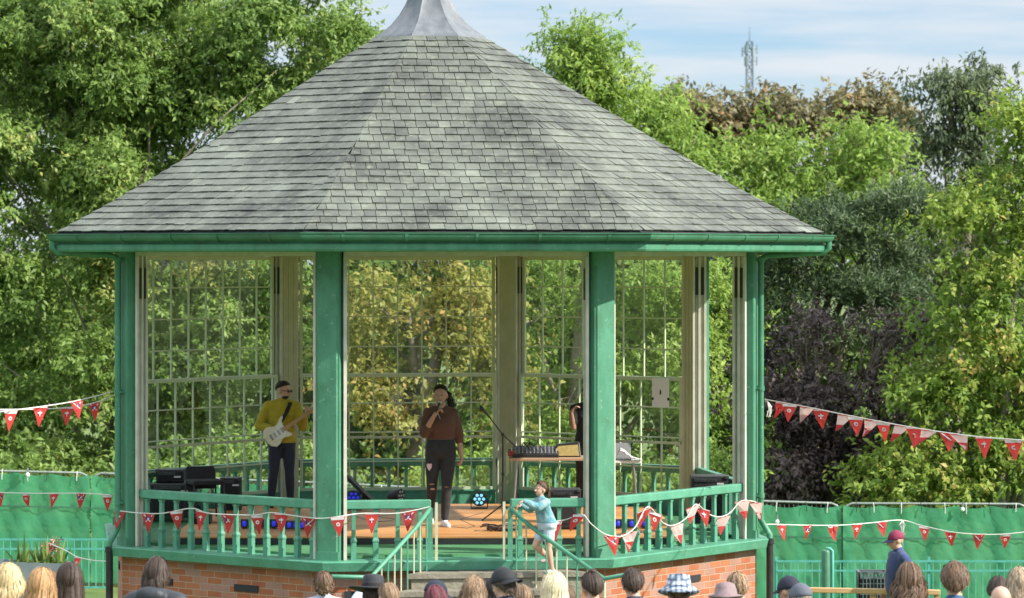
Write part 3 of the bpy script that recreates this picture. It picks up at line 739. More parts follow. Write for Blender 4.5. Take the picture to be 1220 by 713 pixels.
tree('slender_tree', 'thin faint tree poking above the skyline left of the ragged dark tree', 1085, 95,
     [(1086,172,12,22,0),(1078,205,20,26,0)], LM['birch'], seed=62, leaf=.18, clumps_per_m3=1.5, sprays=6, leaves=6, twigs=20, gap=.5, r0=.12, droop=.6)
tree('pine_tree', 'dark layered pine tree just right of the gutter corner', 960, 70,
     [(985,262,85,20,0),(950,300,75,22,-.3),(1045,290,60,26,.2),(985,335,95,24,-.2),(935,365,60,22,0),(1050,345,60,25,.3),(1010,392,90,30,0),(1075,400,50,30,-.2),(900,330,50,22,.4),(1075,255,38,30,.2)],
     LM['pine'], seed=71, puff=.35, leaf=.17, aspect=.16, clumps_per_m3=3.4, sprays=10, leaves=14, twigs=80, gap=.25, droop=-.35, flat=.5, r0=.22)
tree('purple_plum_tree', 'dark purple leaved shrubby tree behind the green screen fence', 1000, 63,
     [(950,440,75,75,0),(1030,440,90,70,-.3),(940,520,65,65,-.2),(1010,520,80,70,0),(1075,480,60,60,.3),(905,470,30,60,.2),(960,575,60,40,0),(1040,575,60,40,.1)],
     LM['purple'], seed=81, puff=.35, leaf=.13, clumps_per_m3=3.4, sprays=9, leaves=9, twigs=240, gap=.3, cat='tree')
tree('yellow_maple_tree', 'yellow green maple with orange tinged leaves at the right edge', 1200, 61.5,
     [(1208,205,32,42,0),(1230,165,34,34,.2),(1225,270,70,70,0),(1165,268,48,38,-.3),(1195,350,65,60,-.2),(1150,375,45,38,-.4),(1170,440,65,50,-.3),(1112,478,38,25,-.4),(1215,430,60,70,0),(1165,530,65,45,-.3),(1110,555,48,26,-.5),(1200,560,80,45,-.2),(1070,580,40,22,-.4),(1290,330,70,200,.2),(1290,520,70,90,0)],
     LM['ymaple'], seed=91, leaf=.135, aspect=.48, clumps_per_m3=3.4, sprays=9, leaves=9, twigs=100, gap=.25, r0=.16, yellow=(.6,.5), bark=M['bark_pale'])
tree('laurel_bush', 'low dark green bush above the right screen fence', 1090, 65,
     [(1080,575,60,30,0),(1150,590,80,30,.2),(1000,590,50,28,0),(1210,590,60,30,0)], LM['dark'], seed=95, leaf=.15, clumps_per_m3=2.6, sprays=8, leaves=8, twigs=20, gap=.2, r0=.08, cat='bush')
tree('elder_bush', 'light green bush behind the left screen fence and window', 300, 61.5,
     [(60,590,75,50,0),(180,585,80,45,.2),(290,570,70,50,0),(380,575,60,45,.1)], LM['maple'], seed=96, leaf=.15, clumps_per_m3=2.4, sprays=8, leaves=8, twigs=20, gap=.25, r0=.08, cat='bush')
tree('hazel_bush', 'shaded green bush behind the fence seen through the right hand window', 700, 62.5,
     [(520,590,60,40,0),(620,580,70,45,0),(720,585,70,45,.2),(820,580,70,50,0),(890,560,40,50,.2)], LM['lime'], seed=97, leaf=.13, clumps_per_m3=2.2, sprays=8, leaves=8, twigs=20, gap=.25, r0=.08, cat='bush')
# the wood behind everything reads as one dark mass
def backwood():
    lobes = []
    rr = random.Random(5)
    for k in range(13):
        px = -120+k*80; lobes.append((P(px, 390+rr.uniform(-20,20), 84), (3.0, 1.6, 4.2)))
    for k in range(9):
        px = 860+k*62; lobes.append((P(px, 440, 86), (2.6, 1.4, 3.9+rr.random())))
    o, C_, nl = crown('woodland', lobes, LM['mid'], None, leaf=.26, aspect=.5, clumps_per_m3=.7, sprays=8, leaves=7, spread=.55, seed=101, gap=.0, shell=.2, cull_back=True)
    tag(o, 'dense green woodland closing the view behind the separate trees', 'woodland', kind='stuff'); return nl
NL += backwood(); print('leaves', NL)

# ------------------------------------------------------------------ radio mast
def mast():
    Y = 380; b = P(893, 160, Y); t = P(893, 50, Y); x = b.x
    r = thing('radio_mast', 'tall steel lattice radio mast rising beyond the trees', 'mast', (x, Y, 0))
    ms = mat('mast_steel', (.12,.16,.19), .6); mb = MB(); h = t.z; w0, w1 = .55, .34; n = 26
    cn = lambda z: [Vector((x+sx*(w0+(w1-w0)*z/h), Y+sy*(w0+(w1-w0)*z/h), z)) for sx, sy in ((-1,-1),(1,-1),(1,1),(-1,1))]
    for k in range(n):
        a, c = cn(h*k/n), cn(h*(k+1)/n)
        for i in range(4):
            mb.beam(a[i], c[i], .14, .14, up=(0,1,0)); mb.beam(a[i], c[(i+1) % 4], .07, .07, up=(.3,1,0)); mb.beam(c[i], c[(i+1) % 4], .07, .07)
            if k % 2: mb.beam(a[(i+1) % 4], c[i], .07, .07, up=(.3,1,0))
    mb.build('lattice', ms, r)
    ab = MB(); wm = mat('antenna_panel', (.22,.27,.30), .5)
    for ang in (0, 60, 120, 180, 240, 300):
        for zz in (h-.9, h-2.3) if ang % 120 == 0 else (h-1.2,):
            c_ = Vector((x+math.cos(R_(ang))*.85, Y+math.sin(R_(ang))*.85, zz)); ab.box(c_, (.14, .26, 1.1), R_(ang)); ab.beam(Vector((x,Y,zz)), c_, .07, .07)
    ab.build('antenna', wm, r)
    tb = MB(); tb.tube([(x,Y,h),(x,Y,h+1.8)], [.06,.03], 6); tb.build('rod', ms, r)
mast()

# ------------------------------------------------------------------ screen fence
def scrim_mat():
    m = bpy.data.materials.new('green_scrim'); m.use_nodes = True; t = m.node_tree; l = t.links.new; b = t.nodes['Principled BSDF']
    b.inputs['Roughness'].default_value = .7
    tcn = t.nodes.new('ShaderNodeTexCoord'); mpn = t.nodes.new('ShaderNodeMapping'); mpn.inputs['Scale'].default_value = (1,1,1); l(tcn.outputs['Object'], mpn.inputs[0])
    n = t.nodes.new('ShaderNodeTexNoise'); n.inputs['Scale'].default_value = 1.3; n.inputs['Detail'].default_value = 5; l(mpn.outputs[0], n.inputs[0])
    r = t.nodes.new('ShaderNodeMix'); r.data_type = 'RGBA'; r.inputs['A'].default_value = (.045,.28,.125,1); r.inputs['B'].default_value = (.075,.37,.18,1); l(n.outputs[0], r.inputs['Factor'])
    # hem and eyelet tape lines across the fabric
    sx = t.nodes.new('ShaderNodeSeparateXYZ'); l(tcn.outputs['Object'], sx.inputs[0])
    l(r.outputs['Result'], b.inputs['Base Color'])
    tl = t.nodes.new('ShaderNodeBsdfTranslucent'); l(r.outputs['Result'], tl.inputs[0])
    tr = t.nodes.new('ShaderNodeBsdfTransparent')
    m1 = t.nodes.new('ShaderNodeMixShader'); m1.inputs[0].default_value = .3; l(b.outputs[0], m1.inputs[1]); l(tl.outputs[0], m1.inputs[2])
    m2 = t.nodes.new('ShaderNodeMixShader'); m2.inputs[0].default_value = .10; l(m1.outputs[0], m2.inputs[1]); l(tr.outputs[0], m2.inputs[2])
    bp = t.nodes.new('ShaderNodeBump'); bp.inputs['Strength'].default_value = .7; bp.inputs['Distance'].default_value = .05
    n2 = t.nodes.new('ShaderNodeTexNoise'); n2.inputs['Scale'].default_value = 2.5; n2.inputs['Detail'].default_value = 3; l(tcn.outputs['Object'], n2.inputs[0]); l(n2.outputs[0], bp.inputs['Height']); l(bp.outputs[0], b.inputs['Normal'])
    l(m2.outputs[0], t.nodes['Material Output'].inputs['Surface'])
    return m
M['scrim'] = scrim_mat()
M['teal'] = mat('teal_railing_paint', (.10,.38,.33), .45, (.06,.30,.25), 8)
M['galv'] = mat('galvanised_tube', (.28,.32,.29), .6, (.20,.23,.21), 20, metallic=.2)
FY = 59.0
edges = [6.08+3.46*k for k in range(-6, 3)]
nm_f = ['at the far left edge','second along from the left edge','behind the left bandstand post','behind the guitarist','behind the singer','behind the music tables','behind the right post','right behind the man in the cap']
for k in range(len(edges)-1):
    x0, x1 = edges[k]+.05, edges[k+1]-.05; zt0, zt1 = ztop(x0), ztop(x1)
    zb = gz((x0+x1)/2, FY)
    r = thing('fence_panel', 'mesh security fence panel covered in green scrim '+nm_f[k], 'fence', ((x0+x1)/2, FY, zb), 0, 'screened security fence panels')
    mb = MB(); rd = .14
    pts = [Vector((x0,FY,zt0-2.05)), Vector((x0,FY,zt0-rd)), Vector((x0+rd*.3,FY,zt0-rd*.3)), Vector((x0+rd,FY,zt0)), Vector((x1-rd,FY,zt1)), Vector((x1-rd*.3,FY,zt1-rd*.3)), Vector((x1,FY,zt1-rd)), Vector((x1,FY,zt1-2.05))]
    mb.tube(pts, .021, 8); mb.build('frame', M['galv'], r, smooth=True)
    wb = MB()
    for q in range(1, 40):
        x = x0+(x1-x0)*q/40; zt = ztop(x); wb.tube([(x,FY-.0,zt-2.0),(x,FY-.0,zt-.02)], .0028, 4, cap=False)
    for f in (.25,.5,.75,.96):
        wb.tube([(x0,FY,zt0-2*f),(x1,FY,zt1-2*f)], .004, 4, cap=False)
    wb.build('mesh_infill', M['galv'], r)
    sb = MB(); nx, nz = 40, 20; vs = []
    rr = random.Random(k); ph = rr.random()*6
    for j in range(nz+1):
        for i in range(nx+1):
            x = x0-.04+(x1-x0+.08)*i/nx; f = j/nz
            yy = FY-.06+.018*math.sin(i*.9+ph)+.014*math.sin(j*.8+i*.5+ph)+.012*math.sin(i*2.3-j*1.1)
            sag = .05*abs(math.sin(i*math.pi/8))
            vs.append((x, yy, ztop(x)-.03-sag*(1-f)-f*1.98))
    sb.add(vs, [(j*(nx+1)+i, j*(nx+1)+i+1, (j+1)*(nx+1)+i+1, (j+1)*(nx+1)+i) for j in range(nz) for i in range(nx)])
    sb.build('scrim', M['scrim'], r, smooth=True)
    for q in range(8):
        x = x0+(x1-x0)*(q+.25+rr.random()*.3)/8; zt = ztop(x); tb = MB(); a_ = rr.uniform(-.02,.02)
        tb.tube([(x,FY-.03,zt+.022),(x+a_*.3,FY-.075,zt-.02),(x+a_,FY-.085,zt-.07),(x+a_*1.4,FY-.088,zt-.13-rr.random()*.06)], .007, 4); tb.build('cable_tie', M['string'] if q % 3 else M['black'], r)
    hb = MB(); hb.add([(x0-.04,FY-.098,zt0-.62),(x1+.04,FY-.098,zt1-.62),(x1+.04,FY-.098,zt1-.65),(x0-.04,FY-.098,zt0-.65)], [(0,1,2,3)]); hb.build('seam', M['green_dark'], r)
# park railing: one left run, one right run
def park_railing(label, px0, px1, ytop, ybot, Y=57.6):
    x0, x1 = X(px0, Y), X(px1, Y); zt = Z(ytop, Y); zb = Z(ybot, Y)
    r = thing('park_railing', label, 'railing', ((x0+x1)/2, Y, zb-.12))
    mb = MB()
    for z in (zt, zt-.17, zb+.03): mb.beam((x0,Y,z),(x1,Y,z), .02, .032)
    mb.build('rail', M['teal'], r)
    bb = MB(); x = x0
    while x < x1: bb.tube([(x,Y,zb),(x,Y,zt+.012)], .0085, 6); x += .128
    bb.build('bars', M['teal'], r)
    x = x0
    while x < x1+.1:
        pb = MB(); pb.box((x,Y+.03,(zt+zb)/2-.05), (.05,.04,zt-zb+.25)); pb.build('post', M['teal'], r); x += 2.75
park_railing('low teal park railing with two top rails in front of the left green screen', -30, 133, 643, 702)
park_railing('low teal park railing with upright bars in front of the right green screen', 925, 1260, 669, 722)
Yb = 50.0
b = thing('bollard', 'dark green round topped bollard with a lighter edge beside the right brick corner', 'bollard', (X(984,Yb), Yb, gz(X(984,Yb),Yb)))
mb = MB(); zt = Z(655, Yb); xb = X(984, Yb)
mb.tube([(xb,Yb,b.location.z-.1),(xb,Yb,zt-.05),(xb,Yb,zt-.015),(xb,Yb,zt)], [.07,.07,.055,.02], 14); mb.build('post', M['green_dark'], b, smooth='auto')
mb = MB(); mb.tube([(xb+.10,Yb+.02,b.location.z-.1),(xb+.10,Yb+.02,zt-.02),(xb+.06,Yb+.02,zt+.01),(xb,Yb+.02,zt+.012)], .028, 8); mb.build('hoop', M['teal'], b, smooth=True)
# timber rail
Yt = 44.0
tr_ = thing('timber_barrier', 'pale timber rail on posts crossing in front of the right railing', 'barrier', (X(1040,Yt), Yt, gz(X(1040,Yt),Yt)))
mb = MB(); mb.beam(P(958,703,Yt), P(1120,706,Yt), .09, .07); mb.build('rail', M['wood'], tr_, bevel=.01)
for px in (962, 1040, 1116):
    q = P(px, 707, Yt+.06); mb = MB(); mb.box((q.x,q.y,(q.z+gz(q.x,q.y))/2-.06), (.08,.08,q.z-gz(q.x,q.y)+.1)); mb.build('post', M['wood'], tr_)
# wire basket crate
Yc = 46.5
cr = thing('wire_crate', 'dark grey wire mesh crate behind the timber rail', 'crate', (X(1040,Yc), Yc, gz(X(1040,Yc),Yc)))
mb = MB(); gm = mat('crate_wire', (.10,.13,.13), .6); z1, z0_ = Z(683,Yc), Z(683,Yc)-.62; xa, xb_ = X(1024,Yc), X(1058,Yc)
for (p, q) in (((xa,Yc),(xb_,Yc)),((xb_,Yc),(xb_,Yc+.35)),((xb_,Yc+.35),(xa,Yc+.35)),((xa,Yc+.35),(xa,Yc))):
    for k in range(9): mb.beam((*p,z0_+(z1-z0_)*k/8),(*q,z0_+(z1-z0_)*k/8), .012 if k % 8 else .035, .012 if k % 8 else .035)
    for k in range(9):
        x_ = p[0]+(q[0]-p[0])*k/8; y_ = p[1]+(q[1]-p[1])*k/8; mb.beam((x_,y_,z0_),(x_,y_,z1), .014, .014, up=(0,1,0))
mb.build('wire_mesh', gm, cr)
mb = MB(); mb.box(((xa+xb_)/2,Yc+.175,z0_+.28), (xb_-xa-.05,.3,.5)); mb.build('liner', mat('crate_liner', (.03,.045,.045), .8), cr)
mb = MB()
for x_ in (xa+.05, xb_-.05):
    for y_ in (Yc+.05, Yc+.3): mb.box((x_,y_,(z0_+gz(x_,y_))/2-.03), (.04,.04,max(.05,z0_-gz(x_,y_)+.06)))
mb.build('leg', gm, cr)
# planter with flowers
Yp = 52.0
pl = thing('planter', 'grey metal trough planter in front of the left railing', 'planter', (X(35,Yp), Yp, gz(X(35,Yp),Yp)))
gy = mat('grey_zinc', (.16,.20,.22), .5, (.22,.26,.28), 3, metallic=.3); mb = MB()
x0, x1 = X(-25,Yp), X(82,Yp); zt0, zt1 = Z(667,Yp), Z(670,Yp); g = pl.location.z
q0 = [(x0,Yp-.3),(x1,Yp-.3),(x1,Yp+.2),(x0,Yp+.2)]
mb.loft([[(x+.03*(1 if x<0 and x==x0 else -1),y,g-.05) for x,y in q0], [(x,y,zt0 if x==x0 else zt1) for x,y in q0], [(x+(.03 if x==x0 else -.03),y+(.03 if y<Yp else -.03),(zt0 if x==x0 else zt1)) for x,y in q0], [(x+(.03 if x==x0 else -.03),y+(.03 if y<Yp else -.03),(zt0 if x==x0 else zt1)-.08) for x,y in q0]])
mb.build('trough', gy, pl)
fp = thing('flowering_plant', 'spiky green plant with pink and red flowers growing in the grey trough', 'plant', (X(55,Yp), Yp-.05, zt1-.09))
rr = random.Random(9); lb = MB(); fb = MB()
for k in range(110):
    x = X(rr.uniform(18,78),Yp); y = Yp-.05+rr.uniform(-.12,.12); h = rr.uniform(.08,.38) if k > 20 else rr.uniform(.35,.6); a = rr.uniform(0,6.28); lean = rr.uniform(0,.22)
    p0 = Vector((x,y,zt1-.09)); p2 = p0+Vector((math.cos(a)*lean, math.sin(a)*lean, h)); p1 = p0.lerp(p2,.5)+Vector((0,0,.04)); w_ = Vector((.014,.006,0))
    lb.add([p0-w_,p0+w_,p1+w_*1.3,p2,p1-w_*1.3], [(0,1,2,3,4)], a=rr.random())
lb.build('leaves', leaf_mat('planter_leaves', (.05,.10,.02), (.13,.22,.05), (.30,.35,.10)), fp)
for k in range(16):
    c = P(rr.gauss(62,7), rr.gauss(653,5), Yp-.05)
    for j in range(6):
        a = j*1.047; d = Vector((math.cos(a), -.4, math.sin(a))).normalized(); fb.add([c, c+d*.05+Vector((0,-.01,.012)), c+d*.075, c+d*.05+Vector((.012,-.01,-.012))], [(0,1,2,3)], mi=k % 3)
fb.build('petals', [mat('pink_petal',(.55,.12,.16),.6), mat('dark_red_petal',(.22,.02,.04),.6), mat('blush_petal',(.70,.38,.30),.6)], fp)
# ------------------------------------------------------------------ people
def skinmat(name, c): return mat(name, c, .5, tuple(x*.88 for x in c), 14, .05, 120)
SK = {'fair': skinmat('fair_skin', (.56,.33,.24)), 'tan': skinmat('tanned_skin', (.42,.23,.15)), 'olive': skinmat('olive_skin', (.36,.20,.13))}
M['eye'] = mat('eye_dark', (.02,.015,.012), .3); M['lip'] = mat('lips', (.33,.12,.10), .5); M['beard'] = mat('beard_hair', (.035,.022,.016), .9)
def cloth(name, c, c2=None, rough=.85, **k): return mat(name, c, rough, c2 or tuple(x*.62 for x in c), 7, .9, 9, sheen=.1, **k)
def rotv(p, c, R): return Vector(c) + R @ (Vector(p)-Vector(c))
class Fig:
    """union of simple closed volumes, fused into ONE skin by a voxel remesh"""
    def __init__(s): s.mb = MB()
    def cap(s, p0, p1, r0, r1, n=14, sq=None):
        p0 = Vector(p0); p1 = Vector(p1); d = p1-p0; L_ = max(d.length, 1e-5); d = d/L_
        pts = []; rs = []
        for k in range(4):
            a = math.pi/2*(k+.35)/4.0; pts.append(p0-d*r0*math.cos(a)); rs.append(r0*math.sin(a))
        for f in (0,.25,.5,.75,1): pts.append(p0.lerp(p1, f)); rs.append(r0+(r1-r0)*f)
        for k in range(3, -1, -1):
            a = math.pi/2*(k+.35)/4.0; pts.append(p1+d*r1*math.cos(a)); rs.append(r1*math.sin(a))
        s.mb.tube(pts, rs, n)
    def chain(s, pts, rs, n=14):
        for i in range(len(pts)-1): s.cap(pts[i], pts[i+1], rs[i], rs[i+1], n)
    def rings(s, rg, n=24, f=None):
        R = []
        for (c, rx, ry) in rg:
            R.append([tuple((f or (lambda q: q))(Vector((c[0]+rx*math.cos(2*math.pi*k/n), c[1]+ry*math.sin(2*math.pi*k/n), c[2])))) for k in range(n)])
        s.mb.loft(R)
    def ell(s, c, r, rot=None): s.mb.ell(c, r, 18, 12, rot=rot)
    def fuse(s, name, mats, parent, voxel=.012, smooth=2, paint=None, sub=None):
        o = s.mb.build(name+'_raw', mats[0] if isinstance(mats, list) else mats, None)
        m = o.modifiers.new('r', 'REMESH'); m.mode = 'VOXEL'; m.voxel_size = voxel
        q = o.modifiers.new('s', 'SMOOTH'); q.factor = .6; q.iterations = smooth
        dg = bpy.context.evaluated_depsgraph_get(); dg.update()
        me = bpy.data.meshes.new_from_object(o.evaluated_get(dg)); old = o.data
        bpy.data.objects.remove(o); bpy.data.meshes.remove(old)
        me.name = name; me.materials.clear()
        for x in (mats if isinstance(mats, list) else [mats]): me.materials.append(x)
        me.polygons.foreach_set('use_smooth', [True]*len(me.polygons))
        if paint:
            for p in me.polygons:
                c = p.center
                for (pc, pr, mi) in paint:
                    v = c-Vector(pc)
                    if (v.x/pr[0])**2+(v.y/pr[1])**2+(v.z/pr[2])**2 < 1: p.material_index = mi
        ob = bpy.data.objects.new(name, me); COL.objects.link(ob)
        if parent: ob.parent = parent
        return ob
def hand(F, wr, dirv, palm_n, sc=1.0, curl=.5, side=1):
    """wrist, pointing direction, palm normal (side the fingers curl towards)"""
    d = Vector(dirv).normalized(); nrm = Vector(palm_n); nrm = (nrm-d*nrm.dot(d)).normalized(); s = d.cross(nrm)*side
    wr = Vector(wr)
    F.cap(wr, wr+d*.03*sc, .024*sc, .026*sc)
    for k in (-1.2,-.4,.4,1.2): F.cap(wr+d*.02*sc+s*k*.011*sc, wr+d*.082*sc+s*k*.0185*sc, .014*sc, .0125*sc, 8)
    for k, ln in zip((-1.5,-.5,.5,1.5), (.9,1.05,1.0,.8)):
        b = wr+d*.085*sc+s*k*.0195*sc; a = curl
        d1 = (d*math.cos(a)+nrm*math.sin(a)); d2 = (d*math.cos(2*a+.1)+nrm*math.sin(2*a+.1)); d3 = (d*math.cos(2.9*a+.1)+nrm*math.sin(2.9*a+.1))
        p1 = b+d1*.038*sc*ln; p2 = p1+d2*.026*sc*ln; p3 = p2+d3*.02*sc*ln
        F.chain([b, p1, p2, p3], [.0098*sc,.0092*sc,.0086*sc,.0075*sc], 8)
    tb = wr+d*.03*sc-s*.026*sc; t1 = tb+(d*.75-s*.6+nrm*.3).normalized()*.038*sc; t2 = t1+(d*.85-s*.1+nrm*.5).normalized()*.032*sc
    F.chain([tb, t1, t2], [.014*sc,.0115*sc,.0095*sc], 8)
BASE = dict(sh=.185, hip=.088, belly=0.0, bust=0.0,
    re=(-.25,.03,1.13), rw=(-.27,-.05,.88), le=(.25,.03,1.13), lw=(.27,-.05,.88),
    rk=(-.10,-.02,.50), ra=(-.11,.02,.09), lk=(.10,-.02,.50), la=(.11,.02,.09),
    rd=(0,-.15,-1), ld=(0,-.15,-1), rn=(1,0,0), ln=(-1,0,0), curl=.45, yaw=0, pitch=0, lean=(0,0), fat=1.0, rf=(0,-1), lf=(0,-1))
def torso_rings(p, g=0.0, z0=.86, z1=1.44):
    f = p['belly']; b = p['bust']; sh = p['sh']
    T = [(.84,0,.0,.13+f*.7,.095+f*.5),(.90,0,.0,.165+f,.115+f*.7),(.98,0,.0,.165+f*1.0,.118+f),(1.08,0,-.0,.142+f*.9,.105+f),(1.18,0,-.005,.150+f*.6,.112+f*.6+b*.5),(1.28,0,-.01,.168+f*.4,.122+b),(1.36,0,0,.172+f*.2,.108+b*.3),(1.42,0,.01,sh*.82,.085),(1.46,0,.012,.085,.065),(1.475,0,.012,.055,.05)]
    return [((x,y,z),rx+g,ry+g) for z,x,y,rx,ry in T if z0 <= z <= z1]
def warp(p):
    lx, ly = p['lean']
    def f(v):
        t = max(0.0, (v.z-.95)/.5); return Vector((v.x+lx*t, v.y+ly*t, v.z-(.5*(lx*lx+ly*ly)*t if t > 0 else 0)))
    return f
def head_R(p): return Matrix.Rotation(R_(p['yaw']), 3, 'Z') @ Matrix.Rotation(R_(p['pitch']), 3, 'X')
def head_off(p): return warp(p)(Vector((0,0,1.5))) - Vector((0,0,1.5))
HC = Vector((0,.005,1.49))
def HP(p, v): return rotv(HC+(Vector(v)-HC)*p.get('hs',1.0), HC, head_R(p)) + head_off(p)
def body(parent, p, skin, voxel=.011, hands=True, paintbeard=False):
    F = Fig(); w_ = warp(p); sh = p['sh']; ho = head_off(p); R = head_R(p)
    F.rings(torso_rings(p, 0, .84, 1.5), f=w_)
    F.cap(w_(Vector((0,.012,1.42))), HC+ho+Vector((0,.0,.03)), .064, .058)
    hs = p.get('hs',1.0); sc3 = lambda *q: tuple(x*hs for x in q)
    F.ell(HP(p,(0,.012,1.632)), sc3(.075,.094,.088), R); F.ell(HP(p,(0,-.018,1.585)), sc3(.060,.072,.082), R); F.ell(HP(p,(0,-.045,1.535)), sc3(.036,.036,.028), R)
    F.cap(HP(p,(0,-.088,1.612)), HP(p,(0,-.108,1.582)), .010*hs, .015*hs); 
    for s in (-1,1):
        F.ell(HP(p,(s*.076,.012,1.60)), sc3(.012,.022,.032), R); F.ell(HP(p,(s*.030,-.075,1.63)), (.024,.018,.012), R)
    F.cap(HP(p,(-.018,-.082,1.556)), HP(p,(.018,-.082,1.556)), .010, .010)
    for s, e, w2, dv, nv in ((-1,'re','rw','rd','rn'),(1,'le','lw','ld','ln')):
        S = w_(Vector((s*sh,.01,1.395))); E = Vector(p[e]); Wt = Vector(p[w2])
        F.cap(w_(Vector((s*sh*.55,.01,1.40))), S, .06, .054); q_ = p['fat']; F.chain([S, S.lerp(E,.5), E], [.052*q_,.046*q_,.038*q_]); F.chain([E, E.lerp(Wt,.35), Wt], [.038*q_,.038*q_,.025*q_])
        if hands: hand(F, Wt, p[dv], p[nv], 1.0, p['curl'], side=s)
        else: F.cap(Wt, Wt+Vector(p[dv]).normalized()*.1, .024, .03)
    for s, k, a, ft in ((-1,'rk','ra','rf'),(1,'lk','la','lf')):
        H = Vector((s*p['hip'],0,.90)); K = Vector(p[k]); A = Vector(p[a])
        F.chain([H, H.lerp(K,.5), K], [.088,.074*q_,.052*q_]); F.chain([K, K.lerp(A,.3), A], [.052*q_,.054*q_,.034*q_])
        fd = Vector((p[ft][0], p[ft][1], 0)).normalized(); F.chain([A-Vector((0,0,.02))-fd*.03, A+fd*.07-Vector((0,0,.05)), A+fd*.15-Vector((0,0,.062))], [.036,.034,.022])
    paint = [(HP(p,(s*.030,-.093,1.617)), (.011,.02,.006), 1) for s in (-1,1)] + [(HP(p,(0,-.092,1.556)), (.024,.016,.0085), 2)]
    mats = [skin, M['eye'], M['lip'], M['beard']]
    if paintbeard: paint = [(HP(p,(0,-.055,1.525)), (.060,.070,.036), 3)] + paint + [(HP(p,(s*.03,-.085,1.643)), (.02,.02,.005), 3) for s in (-1,1)]
    return F.fuse('body', mats, parent, voxel, 2, paint)
def top(parent, p, m, g=.016, sleeve='long', hem=.90, voxel=.013, baggy=0.0, name='top', hood=False):
    F = Fig(); w_ = warp(p); sh = p['sh']
    F.rings(torso_rings(p, g+baggy*.5, hem, 1.465), f=w_)
    for s, e, w2 in ((-1,'re','rw'),(1,'le','lw')):
        S = w_(Vector((s*sh,.01,1.395))); E = Vector(p[e]); Wt = Vector(p[w2])
        F.cap(w_(Vector((s*sh*.5,.01,1.40))), S, .066, .060+g); F.cap(w_(Vector((s*.03,.015,1.435))), S, .055+g, .058+g)
        if sleeve == 'long': g2 = g+(p['fat']-1)*.05; F.chain([S, S.lerp(E,.5), E], [.056+g2,.052+g2+baggy,.045+g2]); F.chain([E, E.lerp(Wt,.5), Wt.lerp(E,.06)], [.045+g2,.040+g2+baggy*.5,.029+g2*.7])
        elif sleeve == 'short': F.chain([S, S.lerp(E,.68)], [.056+g,.054+g+baggy])
        elif sleeve == 'batwing':
            F.chain([S, S.lerp(E,.5), E, E.lerp(Wt,.25)], [.052+g,.062+g,.05+g,.04+g]); F.cap(w_(Vector((s*.10,0,1.22))), S.lerp(E,.6), .09, .05)
    if sleeve in ('long','short') and g >= .018: F.cap(w_(Vector((0,.016,1.44))), w_(Vector((0,.012,1.485))), .088, .070)
    if hood:
        F.ell(w_(Vector((0,.115,1.46))), (.125,.07,.075)); F.ell(w_(Vector((0,.06,1.50))), (.10,.06,.05))
        F.cap(w_(Vector((-.09,.03,1.47))), w_(Vector((0,-.06,1.43))), .04, .03); F.cap(w_(Vector((.09,.03,1.47))), w_(Vector((0,-.06,1.43))), .04, .03)
    return F.fuse(name, m, parent, voxel, 2)
def trousers(parent, p, m, g=.012, upto=1.0, length='long', voxel=.013, name='trousers'):
    F = Fig(); F.rings([r for r in torso_rings(p, g, .84, upto)], f=warp(p))
    for s, k, a in ((-1,'rk','ra'),(1,'lk','la')):
        H = Vector((s*p['hip'],0,.89)); K = Vector(p[k]); A = Vector(p[a])
        F.chain([H, H.lerp(K,.5), K if length == 'long' else H.lerp(K,.55)], [.092+g,.078+g,.057+g] if length == 'long' else [.092+g,.088+g,.088+g])
        if length == 'long': F.chain([K, K.lerp(A,.35), A.lerp(K,.08)], [.057+g,.056+g,.040+g])
    return F.fuse(name, m, parent, voxel, 2)
def shoes(parent, p, m, sole=None):
    for a, ft in (('ra','rf'),('la','lf')):
        A = Vector(p[a]); fd = Vector((p[ft][0], p[ft][1], 0)).normalized(); F = Fig()
        F.chain([A-fd*.045-Vector((0,0,.045)), A+fd*.06-Vector((0,0,.05)), A+fd*.165-Vector((0,0,.058))], [.042,.042,.032]); F.cap(A-Vector((0,0,.05)), A+Vector((0,0,-.01)), .042, .040)
        F.fuse('shoe', m, parent, .009, 1)
def hairmat(name, a, b):
    m = mat(name, a, .55, b, 30, .3, 60, stretch=(3,3,.35), spec=.35); 
    t = m.node_tree; at = t.nodes.new('ShaderNodeAttribute'); at.attribute_name = 'var'
    bs_ = t.nodes['Principled BSDF']; src = bs_.inputs['Base Color'].links[0].from_socket
    mr = t.nodes.new('ShaderNodeMapRange'); mr.inputs['To Min'].default_value = .5; mr.inputs['To Max'].default_value = 1.55; t.links.new(at.outputs['Fac'], mr.inputs['Value'])
    cb = t.nodes.new('ShaderNodeCombineColor')
    for k in range(3): t.links.new(mr.outputs[0], cb.inputs[k])
    mx_ = t.nodes.new('ShaderNodeMix'); mx_.data_type = 'RGBA'; mx_.blend_type = 'MULTIPLY'; mx_.inputs['Factor'].default_value = 1
    t.links.new(src, mx_.inputs['A']); t.links.new(cb.outputs[0], mx_.inputs['B']); t.links.new(mx_.outputs['Result'], bs_.inputs['Base Color'])
    return m
